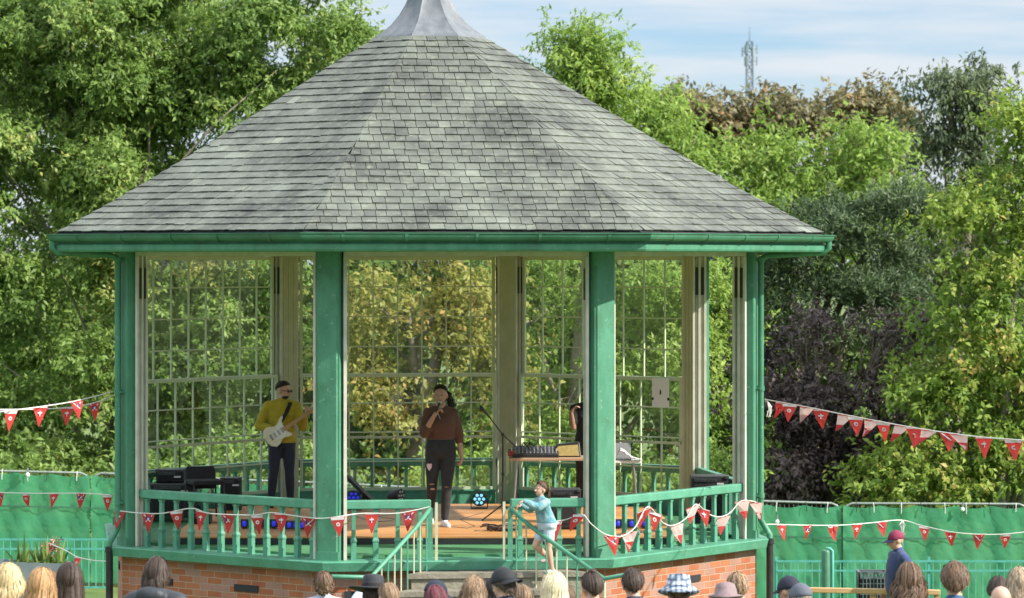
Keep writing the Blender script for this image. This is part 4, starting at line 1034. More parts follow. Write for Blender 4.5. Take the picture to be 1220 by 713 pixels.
def hair(parent, p, m, L=.25, n=420, wave=.0, curl=0, seed=1, full=1.0, back=2.3, top_only=False, bun=None, pony=None, name='hair', under=False):
    rr = random.Random(seed); mb = MB(); c0 = Vector((0,.010,1.618)); rad = Vector((.078,.097,.104))
    def tm(phi, jit=0):
        f = (1+math.cos(phi+math.pi/2))/2
        return back - (back-.78)*(f**.75)
    def sp(th, phi, k):
        return c0 + Vector((rad.x*k*math.sin(th)*math.cos(phi), rad.y*k*math.sin(th)*math.sin(phi), rad.z*k*math.cos(th)))
    rings = []
    for j in range(11):
        ring = []
        for i in range(28):
            phi = 2*math.pi*i/28; th = .02+(tm(phi)-.02)*j/10; ring.append(tuple(HP(p, sp(th, phi, 1.0 if under else 1.05+.02*full+.006*math.sin(i*2.3+j)))))
        rings.append(ring)
    rings.append([tuple(HP(p, c0+(Vector(rotv(Vector(v)-head_off(p), HC, head_R(p).transposed()))-c0)*.90)) for v in rings[-1]])
    mb.loft(rings, a=.15)
    for _ in range(int(n*2)):
        phi = rr.uniform(0, 2*math.pi); f = (1+math.cos(phi+math.pi/2))/2
        if f > .93 and rr.random() < .5: continue
        th0 = rr.uniform(0.03, .9)*min(1, tm(phi)/1.2); th1 = tm(phi)*rr.uniform(.9,1.03); k = 1.07+(rr.random()**2)*.15*max(full,.4)+.02*full+(.10 if rr.random() < .07 else 0) if not under else 1.02
        pts = []
        ns_ = 7; dphi = rr.uniform(-.25,.25)
        for q in range(ns_):
            t = q/(ns_-1); th = th0+(th1-th0)*t; kk = k*(1+ (rr.uniform(-1,1)*.05*curl)); pts.append(sp(th, phi+dphi*t+rr.uniform(-1,1)*.06*curl, kk))
        if L > .02 and f < .62 and not (bun or pony):
            e = pts[-1]; LL = L*rr.uniform(.75,1.08); o_ = Vector((math.cos(phi), math.sin(phi), 0)); ph = rr.uniform(0,6)
            for q in range(1, 6):
                t = q/5; pts.append(e + Vector((0,0,-LL*t)) + o_*(.02*math.sin(t*2.5))*full + Vector((math.sin(ph+t*7), math.cos(ph+t*6), 0))*wave)
        w0 = rr.uniform(.002,.0055)*(1.0+.4*curl); vs = []; L_ = []
        for i, v in enumerate(pts):
            o_ = Vector((v.x-c0.x, v.y-c0.y, 0)); o_ = o_.normalized() if o_.length > 1e-4 else Vector((1,0,0)); tn = Vector((-o_.y, o_.x, 0))*w0*(1 if i < len(pts)-1 else .25)
            vs.append(HP(p, v-tn)); vs.append(HP(p, v+tn))
        mb.add(vs, [(2*i, 2*i+1, 2*i+3, 2*i+2) for i in range(len(pts)-1)], a=min(1,max(0,rr.gauss(.5,.25))))
    if bun: mb.ell(HP(p, bun[0]), bun[1], 14, 10, a=.3)
    if pony:
        pts = [HP(p, q) for q in pony]; 
        for _ in range(40):
            o_ = Vector((rr.gauss(0,.014), rr.gauss(0,.014), rr.gauss(0,.008))); mb.tube([pts[0]+o_*.4]+[q+o_*(1.2 if i < len(pts)-2 else .6) for i, q in enumerate(pts[1:])], [.004]*len(pts), 4, a=rr.random())
        mb.tube(pts, [.022]+[.028]*(len(pts)-2)+[.012], 10, a=.2)
    return mb.build(name, m, parent, world=False, smooth=True)
H_ = {'blonde': hairmat('blonde_hair', (.50,.36,.17), (.62,.48,.27)), 'ginger': hairmat('light_brown_hair', (.32,.17,.07), (.42,.25,.12)), 'dark': hairmat('dark_brown_hair', (.035,.022,.016), (.06,.038,.027)),
      'brown': hairmat('brown_hair', (.09,.05,.03), (.14,.085,.05)), 'black': hairmat('black_hair', (.012,.010,.010), (.022,.018,.017)), 'platinum': hairmat('platinum_hair', (.66,.54,.33), (.78,.68,.46)),
      'grey': hairmat('greying_hair', (.16,.13,.11), (.30,.26,.23)), 'plum': hairmat('plum_dyed_hair', (.10,.02,.03), (.16,.04,.05)), 'sandy': hairmat('sandy_hair', (.20,.125,.07), (.27,.18,.11)), 'streak': hairmat('streaked_hair', (.14,.09,.06), (.50,.38,.25))}
def capmesh(parent, p, m, direction=-1, big=1.0, m2=None):
    """baseball cap; direction -1 peak forward, +1 backwards"""
    mb = MB(); c0 = Vector((0,.010,1.622)); rad = Vector((.086,.106,.110))*big; rings = []
    for j in range(9):
        th = .02+1.50*j/8; rings.append([tuple(HP(p, c0+Vector((rad.x*math.sin(th)*math.cos(f), rad.y*math.sin(th)*math.sin(f), rad.z*math.cos(th)*1.0-.0)))) for f in [2*math.pi*i/28 for i in range(28)]])
    rings.append([tuple(HP(p, c0+Vector((rad.x*.93*math.cos(f), rad.y*.93*math.sin(f), .0)))) for f in [2*math.pi*i/28 for i in range(28)]])
    mb.loft(rings); mb.ell(HP(p, c0+Vector((0,0,rad.z))), (.008,.008,.006), 8, 6)
    pk = []; s = direction
    for t in (0, 1):
        ring = []
        for i in range(9):
            a = R_(-62+124*i/8); x = math.sin(a)*rad.x; y0_ = s*math.cos(a)*rad.y; y1_ = y0_+s*.075*max(.1,math.cos(a*1.25))
            ring.append((x*.98,y0_*.97,y1_,a))
        pk = ring
    vt = [HP(p, c0+Vector((x,y0_,.012))) for x,y0_,y1_,a in pk]+[HP(p, c0+Vector((x*1.02,y1_,-.004-.018*abs(math.sin(a))))) for x,y0_,y1_,a in pk]
    vb = [v-Vector((0,0,.004)) for v in vt]; n = 9
    fs = [(i,i+1,n+i+1,n+i) for i in range(n-1)]; mb.add(vt, fs, mi=1 if m2 else 0); mb.add(vb, [f[::-1] for f in fs], mi=1 if m2 else 0)
    if direction > 0:   # peak on the back of the head, opening with strap at the forehead
        pass
    return mb.build('cap', [m, m2] if m2 else m, parent, world=False, smooth=True)
def brimhat(parent, p, m, kind='fedora', band=None):
    mb = MB(); c0 = Vector((0,.012,1.66)); rings = []
    if kind == 'fedora': prof = [(.20,.235,.0),(.195,.23,.006),(.093,.112,.012),(.089,.108,.06),(.083,.10,.105),(.06,.08,.118),(.02,.03,.100)]; inn = [(.15,.18,-.004),(.09,.108,.0)]
    elif kind == 'bucket': prof = [(.165,.185,-.055),(.167,.187,-.05),(.098,.117,.012),(.092,.11,.06),(.086,.104,.088),(.05,.06,.094),(.01,.01,.095)]; inn = [(.12,.14,-.025),(.09,.108,.0)]
    else: prof = [(.14,.16,-.02),(.142,.162,-.014),(.094,.113,.012),(.088,.107,.055),(.074,.09,.092),(.04,.05,.108),(.01,.01,.112)]; inn = [(.11,.13,-.01),(.09,.108,.0)]
    P_ = [inn[1], inn[0]]+prof
    for rx, ry, z in P_: rings.append([tuple(HP(p, c0+Vector((rx*math.cos(f), ry*math.sin(f), z+(.012*math.cos(2*f) if rx > .12 else 0))))) for f in [2*math.pi*i/32 for i in range(32)]])
    mb.loft(rings, cap=True); o = mb.build('hat', m, parent, world=False, smooth=True)
    if band:
        bb = MB(); bb.loft([[tuple(HP(p, c0+Vector((rx*math.cos(f), ry*math.sin(f), z)))) for f in [2*math.pi*i/32 for i in range(32)]] for rx, ry, z in ((.096,.115,.013),(.094,.113,.042))], cap=False); bb.build('hat_band', band, o, world=False)
    return o
def pose(**k): d = dict(BASE); d.update(k); return d
def setscale(o, h): s = h/1.722; o.scale = (s, s, s); return s
def mic(name, label, loc, d, par=None, sc=1.0):
    t = thing(name, label, 'microphone', loc); mb = MB(); d = Vector(d).normalized()
    mb.tube([d*-.10, d*.02, d*.06], [.010,.012,.016], 12); mb.build('handle', M['black'], t, world=False, smooth='auto')
    hb = MB(); hb.ell(d*.08, (.024,.024,.026), 14, 10); hb.build('grille', M['metal'], t, world=False, smooth=True); return t

FLOORZ = LEDGE+.03+.085
# --- singer
sx, sy = X(525, 39.0), 39.0
pz = pose(hs=1.07, belly=.018, bust=.032, sh=.150, hip=.095, re=(-.205,-.10,1.16), rw=(-.085,-.215,1.385), rd=(.55,-.1,.75), rn=(.8,.2,-.3), curl=.95,
    le=(.225,.03,1.12), lw=(.255,-.04,.87), ld=(.02,-.1,-1), rk=(-.11,-.05,.50), ra=(-.12,.14,.09), lk=(.07,-.12,.49), la=(.045,-.10,.085), rf=(-.2,-1), lf=(.25,-1), pitch=2, yaw=-8)
s_ = thing('person', 'woman in a brown loose top and black ripped jeans singing into a microphone', 'person', (sx, sy, FLOORZ-.002), R_(4))
setscale(s_, 1.70)
body(s_, pz, SK['tan'], .009); 
brown = cloth('brown_knit', (.105,.042,.024), (.075,.03,.018))
top(s_, pz, brown, .014, 'batwing', 1.02, .011)
bj = cloth('black_denim', (.012,.012,.014), (.022,.022,.025)); trousers(s_, pz, bj, .008, 1.1, voxel=.011)
# rips at the knees and the crest-shaped patch on the thigh
pb = MB(); 
def patch(mb, c, ring, nrm, mi=0): mb.add([Vector(c)+Vector(q) for q in ring], [tuple(range(len(ring)))], mi)
patch(pb, (-.145,-.112,.745), [(-.034,0,.03),(-.018,-.004,.042),(.0,-.006,.036),(.018,-.004,.042),(.034,0,.03),(.028,0,-.01),(.0,-.002,-.05),(-.028,0,-.01)][::-1], None)
pb.build('patch', mat('white_pink_patch', (.70,.58,.60), .7, (.45,.25,.28), 50), s_, world=False)
rb = MB()
for (c, w2, h2) in (((-.115,-.108,.53),.035,.008),((-.105,-.116,.47),.03,.014),((.062,-.186,.50),.03,.006)): rb.ell(c, (w2,.012,h2), 10, 6)
rb.build('jeans_rip', SK['tan'], s_, world=False)
shoes(s_, pz, mat('white_leather_shoe', (.72,.70,.68), .5))
hair(s_, pz, H_['black'], L=.0, n=260, seed=3, full=.5, back=2.0, pony=[(.03,.10,1.66),(.075,.12,1.60),(.10,.08,1.50),(.115,.03,1.40),(.12,.02,1.33)])
# pendant
nb = MB(); nb.tube([(-.05,-.10,1.43),(-.01,-.145,1.33),(.0,-.15,1.27)], .0025, 5); nb.ell((0,-.152,1.25),(.008,.005,.022),8,6); nb.build('pendant', M['white'], s_, world=False)
Ms = s_.matrix_basis
mp_ = Ms @ Vector((-.042,-.235,1.49)); mic('microphone', 'black handheld microphone raised to the mouth of the singing woman', mp_, (.25,.75,.62))

# --- guitarist
gx, gy = X(336, 41.9), 41.9
pg = pose(hs=1.07, sh=.19, belly=.012, re=(-.315,.02,1.13), rw=(-.11,-.185,1.09), rd=(.9,-.12,-.12), rn=(.1,.95,-.1), curl=.5,
    le=(.275,-.10,1.12), lw=(.29,-.31,1.27), ld=(.25,-.25,.75), ln=(-.35,.75,.1), yaw=52, pitch=10, rk=(-.12,-.05,.50), ra=(-.15,.02,.09), lk=(.10,-.03,.50), la=(.12,.05,.09))
g_ = thing('person', 'man in a mustard sweatshirt, dark jeans and sunglasses playing a white electric guitar', 'person', (gx, gy, FLOORZ-.002), R_(8))
setscale(g_, 1.64)
body(g_, pg, SK['fair'], .009, paintbeard=True)
top(g_, pg, cloth('mustard_sweatshirt', (.46,.36,.025), (.36,.27,.015)), .018, 'long', .90, .011, baggy=.006)
trousers(g_, pg, cloth('dark_jeans', (.012,.016,.03), (.02,.026,.045)), .010, .98)
shoes(g_, pg, M['black'])
hair(g_, pg, H_['dark'], L=0, n=260, seed=5, full=.35, back=1.85)
sb = MB()
for s in (-1,1): sb.ell(HP(pg,(s*.032,-.098,1.618)), (.026,.010,.020), 12, 8, rot=head_R(pg)); sb.tube([HP(pg,(s*.055,-.092,1.622)), HP(pg,(s*.080,-.02,1.62)), HP(pg,(s*.082,.02,1.612))], .0035, 5)
sb.build('sunglasses', M['black'], g_, world=False)
Mg = g_.matrix_basis
def guitar():
    c = Mg @ Vector((-.055,-.235,1.055)); neck = (Mg @ Vector((.345,-.365,1.33))) - c; nd = neck.normalized(); fr = Vector((.10,-1,.05)); fr = (fr-nd*fr.dot(nd)).normalized(); sdv = nd.cross(fr)
    t = thing('electric_guitar', 'white electric guitar with a maple neck slung on the man in the mustard sweatshirt', 'guitar', c)
    def at(u, v, w_): return nd*u + sdv*(-v) + fr*w_      # u along neck, v up, w front
    out_ = [(-.19,-.10),(-.205,-.02),(-.20,.07),(-.17,.135),(-.11,.155),(-.05,.125),(-.01,.105),(.05,.12),(.11,.165),(.155,.175),(.15,.15),(.11,.11),(.10,.05),(.095,-.02),(.105,-.06),(.13,-.105),(.125,-.13),(.08,-.13),(.03,-.105),(-.02,-.105),(-.07,-.145),(-.13,-.155)]
    sg = 1 if sdv.z < 0 else -1
    mb = MB(); mb.loft([[tuple(at(u, sg*v*.92*1, wz)) for u, v in [(a*k, b*k) for a, b in out_]] for k, wz in ((.97,-.022),(1,-.015),(1,.013),(.97,.020))]); mb.build('body', mat('ivory_lacquer', (.78,.74,.60), .25), t, world=False, smooth='auto')
    pgm = mat('white_pickguard', (.82,.82,.80), .3); mb = MB(); gd = [(-.09,-.05),(-.06,.045),(.0,.06),(.07,.10),(.10,.11),(.085,.03),(.08,-.05),(.04,-.085),(-.02,-.08)]
    mb.loft([[tuple(at(u, sg*v, wz)) for u, v in gd] for wz in (.021,.0235)]); mb.build('pickguard', pgm, t, world=False)
    mb = MB()
    for u in (-.06,-.0,.055): mb.loft([[tuple(at(u+a, sg*b, wz)) for a, b in ((-.009,-.036),(.009,-.036),(.009,.036),(-.009,.036))] for wz in (.024,.030)])
    mb.loft([[tuple(at(-.115+a, sg*b, wz)) for a, b in ((-.015,-.038),(.015,-.038),(.015,.038),(-.015,.038))] for wz in (.021,.032)]); mb.build('pickup', M['chrome'], t, world=False)
    mp2 = mat('maple_neck', (.50,.30,.13), .35); mb = MB(); e = neck.length
    mb.loft([[tuple(at(u, b*k, wz)) for b, wz in ((-.024,.026),(.024,.026),(.020,.006),(0,-.002),(-.020,.006))] for u, k in ((.07,1.1),(e,.88))]); mb.build('neck', mp2, t, world=False)
    hd = [(e,-.022),(e+.03,-.035),(e+.10,-.036),(e+.165,-.01),(e+.175,.03),(e+.13,.045),(e+.05,.032),(e,.022)]
    mb = MB(); mb.loft([[tuple(at(u, sg*v, wz)) for u, v in hd] for wz in (.006,.020)]); mb.build('headstock', mp2, t, world=False)
    mb = MB()
    for k in range(6): mb.tube([at(e+.03+.022*k, sg*.03, .013), at(e+.03+.022*k, sg*.06, .013)], .006, 6)
    mb.build('tuning_peg', M['chrome'], t, world=False)
    mb = MB()
    for k in range(6): mb.tube([at(-.115, (k-2.5)*.0095, .034), at(e, (k-2.5)*.007, .030), at(e+.05+.02*k, (k-2.5)*.007, .024)], .0008, 3)
    mb.build('string', M['chrome'], t, world=False)
    # strap
    mb = MB(); pts = [(-.02,-.16,1.20),(.05,-.165,1.32),(.105,-.11,1.44),(.10,.03,1.475),(.0,.125,1.38),(-.13,.14,1.20),(-.20,.02,1.05),(-.20,-.14,1.00),(-.20,-.21,.98)]
    for i in range(len(pts)-1):
        a, b = Mg @ Vector(pts[i]), Mg @ Vector(pts[i+1]); mb.beam(a-c, b-c, .05, .006, up=(pts[i][0]*.3, pts[i][1], .15))
    mb.build('strap', M['black_cloth'], t, world=False)
guitar()

# --- player behind the right post, only the raised arm shows
hx, hy = X(700, 42.2), 42.2
ph = pose(re=(-.205,-.10,1.13), rw=(-.235,-.16,1.36), rd=(.55,-.05,.8), rn=(.75,-.1,-.3), curl=.6, le=(.24,-.10,1.10), lw=(.12,-.30,1.05), ld=(-.2,-1,.1), ln=(0,0,-1))
h_ = thing('person', 'musician in black half hidden by the right front post with one bare forearm raised', 'person', (hx, hy, FLOORZ), 0)
setscale(h_, 1.58)
body(h_, ph, SK['olive'], .011); top(h_, ph, cloth('black_tshirt', (.012,.012,.014)), .016, 'short', .9); trousers(h_, ph, bj, .01, .98); shoes(h_, ph, M['black']); hair(h_, ph, H_['dark'], L=.0, n=120, seed=8, full=.3, back=1.9)

# --- toddler climbing on the ledge outside the right handrail
tx, ty = X(652, 35.6), 35.60
t_ = thing('person', 'small girl in a teal top and pale shorts leaning on the green stair post', 'child', (tx, ty, LEDGE-.118-.003), R_(-62))
s1 = setscale(t_, .985)
pt = pose(hs=1.25, fat=1.28, sh=.165, hip=.09, belly=.05, lean=(.0,-.14), re=(-.20,-.27,1.24), rw=(-.12,-.50,1.33), rd=(.1,-1,.0), rn=(0,0,-1), le=(.19,-.30,1.30), lw=(.10,-.56,1.42), ld=(-.1,-1,-.1), ln=(0,0,-1), curl=.7,
    rk=(-.12,-.20,.53), ra=(-.12,.10,.28), lk=(.10,-.03,.50), la=(.11,.04,.09), yaw=6, pitch=-6)
def kid(parent, p):
    body(parent, p, SK['fair'], .010)
kid(t_, pt)
top(t_, pt, cloth('teal_print_top', (.05,.22,.27), (.30,.42,.44)), .020, 'long', .96, .011)
trousers(t_, pt, cloth('pale_blue_shorts', (.50,.56,.64), (.40,.47,.56)), .022, 1.06, 'short', .011, name='shorts')
shoes(t_, pt, mat('grey_trainer', (.30,.28,.28), .6))
hair(t_, pt, H_['ginger'] if False else H_['brown'], L=.0, n=300, seed=12, full=1.4, back=2.3, bun=((.0,.13,1.625),(.058,.055,.065)), pony=[(0,.11,1.62),(.01,.15,1.56),(.0,.15,1.46)])
bb = MB(); bb.beam((-.09,.07,1.02),(-.07,.02,1.40),.04,.006,up=(0,1,0)); 

# --- man in the maroon cap by the right fence
mx_, my_ = X(1074, 44), 44.0
m_ = thing('person', 'man in a maroon cap and navy T-shirt before the right green screen', 'person', (mx_, my_, gz(mx_, my_)), R_(-80))
setscale(m_, Z(634, 44)-gz(mx_, my_))
pm_ = pose(hs=1.08, sh=.225, belly=.06, fat=1.15, pitch=10, re=(-.26,.0,1.12), rw=(-.25,-.16,.92), le=(.26,.08,1.12), lw=(.27,.06,.86), rk=(-.10,-.16,.52), ra=(-.10,-.12,.09), lk=(.10,.0,.50), la=(.10,.22,.12), lean=(0,-.05))
body(m_, pm_, SK['fair'], .011); top(m_, pm_, cloth('navy_tshirt', (.025,.045,.13), (.035,.06,.17)), .02, 'short', .88, baggy=.02); trousers(m_, pm_, cloth('grey_trousers', (.06,.06,.065)), .014, 1.0); shoes(m_, pm_, M['black'])
capmesh(m_, pm_, mat('maroon_cap', (.17,.012,.05), .8, (.22,.02,.07), 20), -1, 1.0, mat('navy_peak', (.02,.02,.06), .8)); hair(m_, pm_, H_['grey'], under=True, L=0, n=80, seed=15, full=.1, back=1.8)

# --- the crowd: seen from behind along the bottom edge
pc = pose(hs=1.02, pitch=12, re=(-.26,.03,1.13), rw=(-.24,-.14,.95), le=(.26,.03,1.13), lw=(.24,-.14,.95), rd=(.1,-1,-.3), ld=(-.1,-1,-.3))
F0 = thing('person', 'x', 'person'); proto_body = body(F0, pc, SK['fair'], .014); proto_top = top(F0, pc, M['black'], .018, 'long', .88, .016, name='top'); proto_tee = top(F0, pc, M['black'], .018, 'short', .88, .016, name='top'); proto_tr = trousers(F0, pc, bj, .012, .98, voxel=.016)
proto_hood = top(F0, pc, M['black'], .028, 'long', .80, .016, baggy=.012, name='jacket', hood=True)
bpy.data.objects.remove(F0)
protos = [proto_body, proto_top, proto_tee, proto_tr, proto_hood]
def usecopy(o, par, m=None):
    c = o.copy(); c.data = o.data.copy() if m else o.data; COL.objects.link(c); c.parent = par
    if m: c.data.materials.clear(); c.data.materials.append(m)
    return c
GRP = 'people watching from in front of the bandstand'
def watcher(px, py, Y, label, hs, hk=None, topm=None, toptype='long', hat=None, skin='fair', yaw=0, tilt=0, cat='person', lean=0):
    Y *= .96; x = X(px, Y); zt = Z(py, Y); g = gz(x, Y)
    rj = random.Random(int(px)); t = thing('person', label, cat, (x, Y, g), math.pi+R_(yaw+rj.uniform(-22,22)), GRP); t.rotation_euler.y = R_(rj.uniform(-2.2,2.2))
    extra = {'fedora': .045, 'bucket': .02, 'cap': .01, 'cloche': .035}.get(hat[0] if hat else '', 0)
    h = zt-g-extra; setscale(t, h)
    b = usecopy(proto_body, t); b.data = proto_body.data
    if skin != 'fair': b = b; b.data = proto_body.data.copy(); b.data.materials[0] = SK[skin]
    src = {'long': proto_top, 'short': proto_tee, 'hood': proto_hood}[toptype]
    usecopy(src, t, topm or M['black'])
    if True: usecopy(proto_tr, t)
    shoes_ = None
    p = pose(yaw=0, hs=1.04, pitch=12)
    if hk is not None: hair(t, p, H_[hs], under=bool(hat), **hk)
    if hat:
        if hat[0] == 'cap': capmesh(t, p, hat[1], hat[2], 1.04)
        else: brimhat(t, p, hat[1], hat[0], hat[2] if len(hat) > 2 else None)
    return t
C_ = cloth
check = mat('check_cotton', (.70,.72,.74), .8); 
def checker(m):
    t = m.node_tree; b = t.nodes['Principled BSDF']; tcn = t.nodes.new('ShaderNodeTexCoord'); l = t.links.new
    last = None
    for ax in ('X','Z','Y'):
        wv = t.nodes.new('ShaderNodeTexWave'); wv.bands_direction = ax; wv.inputs['Scale'].default_value = 7; l(tcn.outputs['Object'], wv.inputs[0])
        g = t.nodes.new('ShaderNodeMath'); g.operation = 'GREATER_THAN'; g.inputs[1].default_value = .62; l(wv.outputs['Fac'], g.inputs[0])
        if last is None: last = g.outputs[0]
        else:
            a = t.nodes.new('ShaderNodeMath'); a.operation = 'ADD'; l(last, a.inputs[0]); l(g.outputs[0], a.inputs[1]); last = a.outputs[0]
    r = t.nodes.new('ShaderNodeValToRGB'); e = r.color_ramp.elements; e[0].color = (.60,.61,.62,1); e[1].color = (.03,.045,.09,1); x = e.new(.4); x.color = (.25,.32,.42,1)
    dv = t.nodes.new('ShaderNodeMath'); dv.operation = 'DIVIDE'; dv.inputs[1].default_value = 2.4; l(last, dv.inputs[0]); l(dv.outputs[0], r.inputs[0]); l(r.outputs[0], b.inputs['Base Color'])
checker(check)
W_ = watcher
W_(13, 677, 25.5, 'person with short fluffy blonde hair at the far left corner', 'blonde', dict(L=.10, n=520, curl=.6, full=1.3, seed=1), C_('rust_top',(.20,.07,.04)))
W_(47, 682, 25.0, 'person with long golden brown hair parted at the crown, second from left', 'ginger', dict(L=.32, n=620, full=1.2, seed=2, wave=.01), C_('brown_coat',(.10,.06,.04)), yaw=-15)
W_(61, 684, 28.0, 'brown haired person mostly hidden behind two long haired heads', 'brown', dict(L=.12, n=300, full=.8, seed=3), C_('grey_top',(.12,.12,.13)))
W_(85, 675, 25.8, 'person with long straight dark brown hair beside the golden brown head', 'dark', dict(L=.38, n=620, full=.9, seed=4), C_('plum_coat',(.09,.05,.05)), yaw=12)
puff = mat('black_quilted_jacket', (.022,.026,.034), .6, (.03,.036,.046), 6, .8, 9)
W_(190, 668, 28.0, 'dark haired woman in a black quilted jacket with a thick hood below the brick wall', 'dark', dict(L=.10, n=420, full=.8, seed=5, back=2.3), puff, 'hood')
W_(437, 688, 27.5, 'person in a black felt hat below the left handrail', 'dark', dict(L=.03, n=120, full=.3, seed=6), C_('black_shirt',(.02,.02,.022)), hat=('fedora', mat('black_felt',(.018,.02,.026),.8,(.03,.033,.04),20), M['black_cloth']))
W_(471, 697, 27.0, 'person with very short sandy hair right of the black felt hat', 'sandy', dict(L=0, n=420, full=.0, seed=7, back=2.0), C_('beige_top',(.30,.24,.18)))
W_(513, 692, 28.5, 'person in a navy cap with the peak forward, left of the steps', 'dark', dict(L=.02, n=100, full=.2, seed=8), C_('navy_top',(.02,.03,.06)), hat=('cap', mat('navy_cotton',(.012,.016,.035),.8), -1), yaw=-30)
W_(527, 701, 26.0, 'person with plum dyed hair in front of the navy cap', 'plum', dict(L=.12, n=420, full=.6, seed=9), C_('plum_top',(.10,.04,.06)))
W_(557, 690, 27.5, 'person with tousled light brown hair at the foot of the steps', 'sandy', dict(L=.10, n=520, full=1.0, seed=10, curl=.7), C_('grey_marl',(.25,.24,.23)))
W_(600, 678, 26.5, 'person in a black cap worn backwards and navy jacket in front of the stair post', 'dark', dict(L=.04, n=160, full=.4, seed=11), C_('navy_jacket',(.02,.03,.055)), hat=('cap', mat('black_cotton_cap',(.014,.016,.02),.8), 1), yaw=25)
W_(584, 692, 29.5, 'dark haired person peeping out left of the black backwards cap', 'black', dict(L=.08, n=240, full=.5, seed=12), C_('dark_top2',(.03,.03,.035)))
W_(627, 700, 29.0, 'sandy haired child low between the black cap and the platinum hair', 'sandy', dict(L=.06, n=240, full=.5, seed=13), C_('green_top',(.08,.12,.08)))
W_(655, 687, 26.5, 'person with long smooth platinum blonde hair below the climbing girl', 'platinum', dict(L=.42, n=700, full=1.3, seed=14), C_('cream_top',(.45,.40,.30)))
W_(680, 700, 31.0, 'brown haired head low behind the platinum hair', 'brown', dict(L=.05, n=240, full=.4, seed=15), C_('dark_top3',(.05,.04,.04)))
W_(704, 685, 27.5, 'person with dark hair tied up in a top bun', 'dark', dict(L=.0, n=420, full=.7, seed=16, bun=((.0,.045,1.735),(.034,.034,.026))), C_('dark_teal_top',(.03,.06,.06)))
W_(763, 681, 27.5, 'person with thick short dark brown hair below the bare end of the right handrail', 'dark', dict(L=.02, n=460, full=.7, seed=17), C_('navy_blouse',(.03,.05,.10)))
W_(810, 688, 27.0, 'person in a blue and white checked bucket hat', 'brown', dict(L=.04, n=200, full=.5, seed=18), C_('white_top',(.55,.56,.58)), hat=('bucket', check), yaw=-12)
W_(871, 697, 26.5, 'person in a dusty mauve cloth hat', 'grey', dict(L=.04, n=200, full=.4, seed=19), C_('pale_top',(.50,.48,.48)), hat=('cloche', mat('mauve_felt',(.20,.14,.15),.85,(.25,.18,.19),18)))
W_(884, 686, 29.0, 'person with short curly fair hair behind the mauve hat', 'sandy', dict(L=.02, n=460, full=.7, curl=1, seed=20), C_('blue_top',(.08,.12,.22)))
W_(940, 688, 29.0, 'person in a dark navy cap right of the brick corner', 'grey', dict(L=.02, n=120, full=.2, seed=21), C_('navy_top3',(.02,.03,.07)), hat=('cap', mat('dark_navy_cap',(.012,.014,.03),.8), -1), yaw=55)
W_(951, 697, 26.5, 'person in a faded grey cap in front of the dark navy cap', 'grey', dict(L=.02, n=120, full=.2, seed=22), C_('navy_top2',(.03,.04,.09)), hat=('cap', mat('faded_grey_cap',(.09,.10,.13),.85), -1), yaw=20)
W_(1073, 676, 25.5, 'person with wavy shoulder length brown hair and a white vest', 'brown', dict(L=.20, n=700, full=1.3, curl=.5, wave=.02, seed=23), C_('white_vest',(.62,.62,.66)))
W_(1133, 677, 25.5, 'person with bushy curly brown hair in a blue top, right of the white vest', 'brown', dict(L=.0, n=1300, full=1.7, curl=1.5, seed=24), C_('bright_blue_top',(.04,.12,.25)))
W_(1190, 690, 29.0, 'dark haired head between the curly brown hair and the streaked hair', 'dark', dict(L=.03, n=240, full=.6, seed=25), C_('dark_top5',(.04,.04,.05)))
W_(1194, 699, 24.5, 'bald pale headed person at the bottom right', 'grey', None, C_('white_shirt',(.6,.6,.6)))
W_(1212, 681, 26.5, 'person with shoulder length hair streaked blonde and dark at the right edge', 'streak', dict(L=.22, n=620, full=1.1, seed=26), C_('teal_top',(.05,.14,.16)))
for o in protos: bpy.data.objects.remove(o)
# child with an arm up on the left handrail
Yk = 32.5; kx = X(386, Yk)
k_ = thing('person', 'curly haired child in a pale blue shirt reaching up to the left handrail', 'child', (kx, Yk, gz(kx, Yk)), math.pi, GRP)
hk_ = Z(683, Yk)-k_.location.z; sk = setscale(k_, hk_)
pk_ = pose(re=(-.33,-.06,1.40), rw=(-.42,-.22,1.58), rd=(-.3,-1,.3), rn=(0,0,-1))
pk_['re'] = (-.27,-.10,1.36); pk_['rw'] = (-.37,-.20,1.54)
body(k_, pk_, SK['fair'], .012); top(k_, pk_, C_('pale_blue_shirt',(.50,.56,.70)), .02, 'long', .88); trousers(k_, pk_, bj, .012, .98); hair(k_, pk_, H_['brown'], L=.03, n=420, curl=1, full=.8, seed=30)
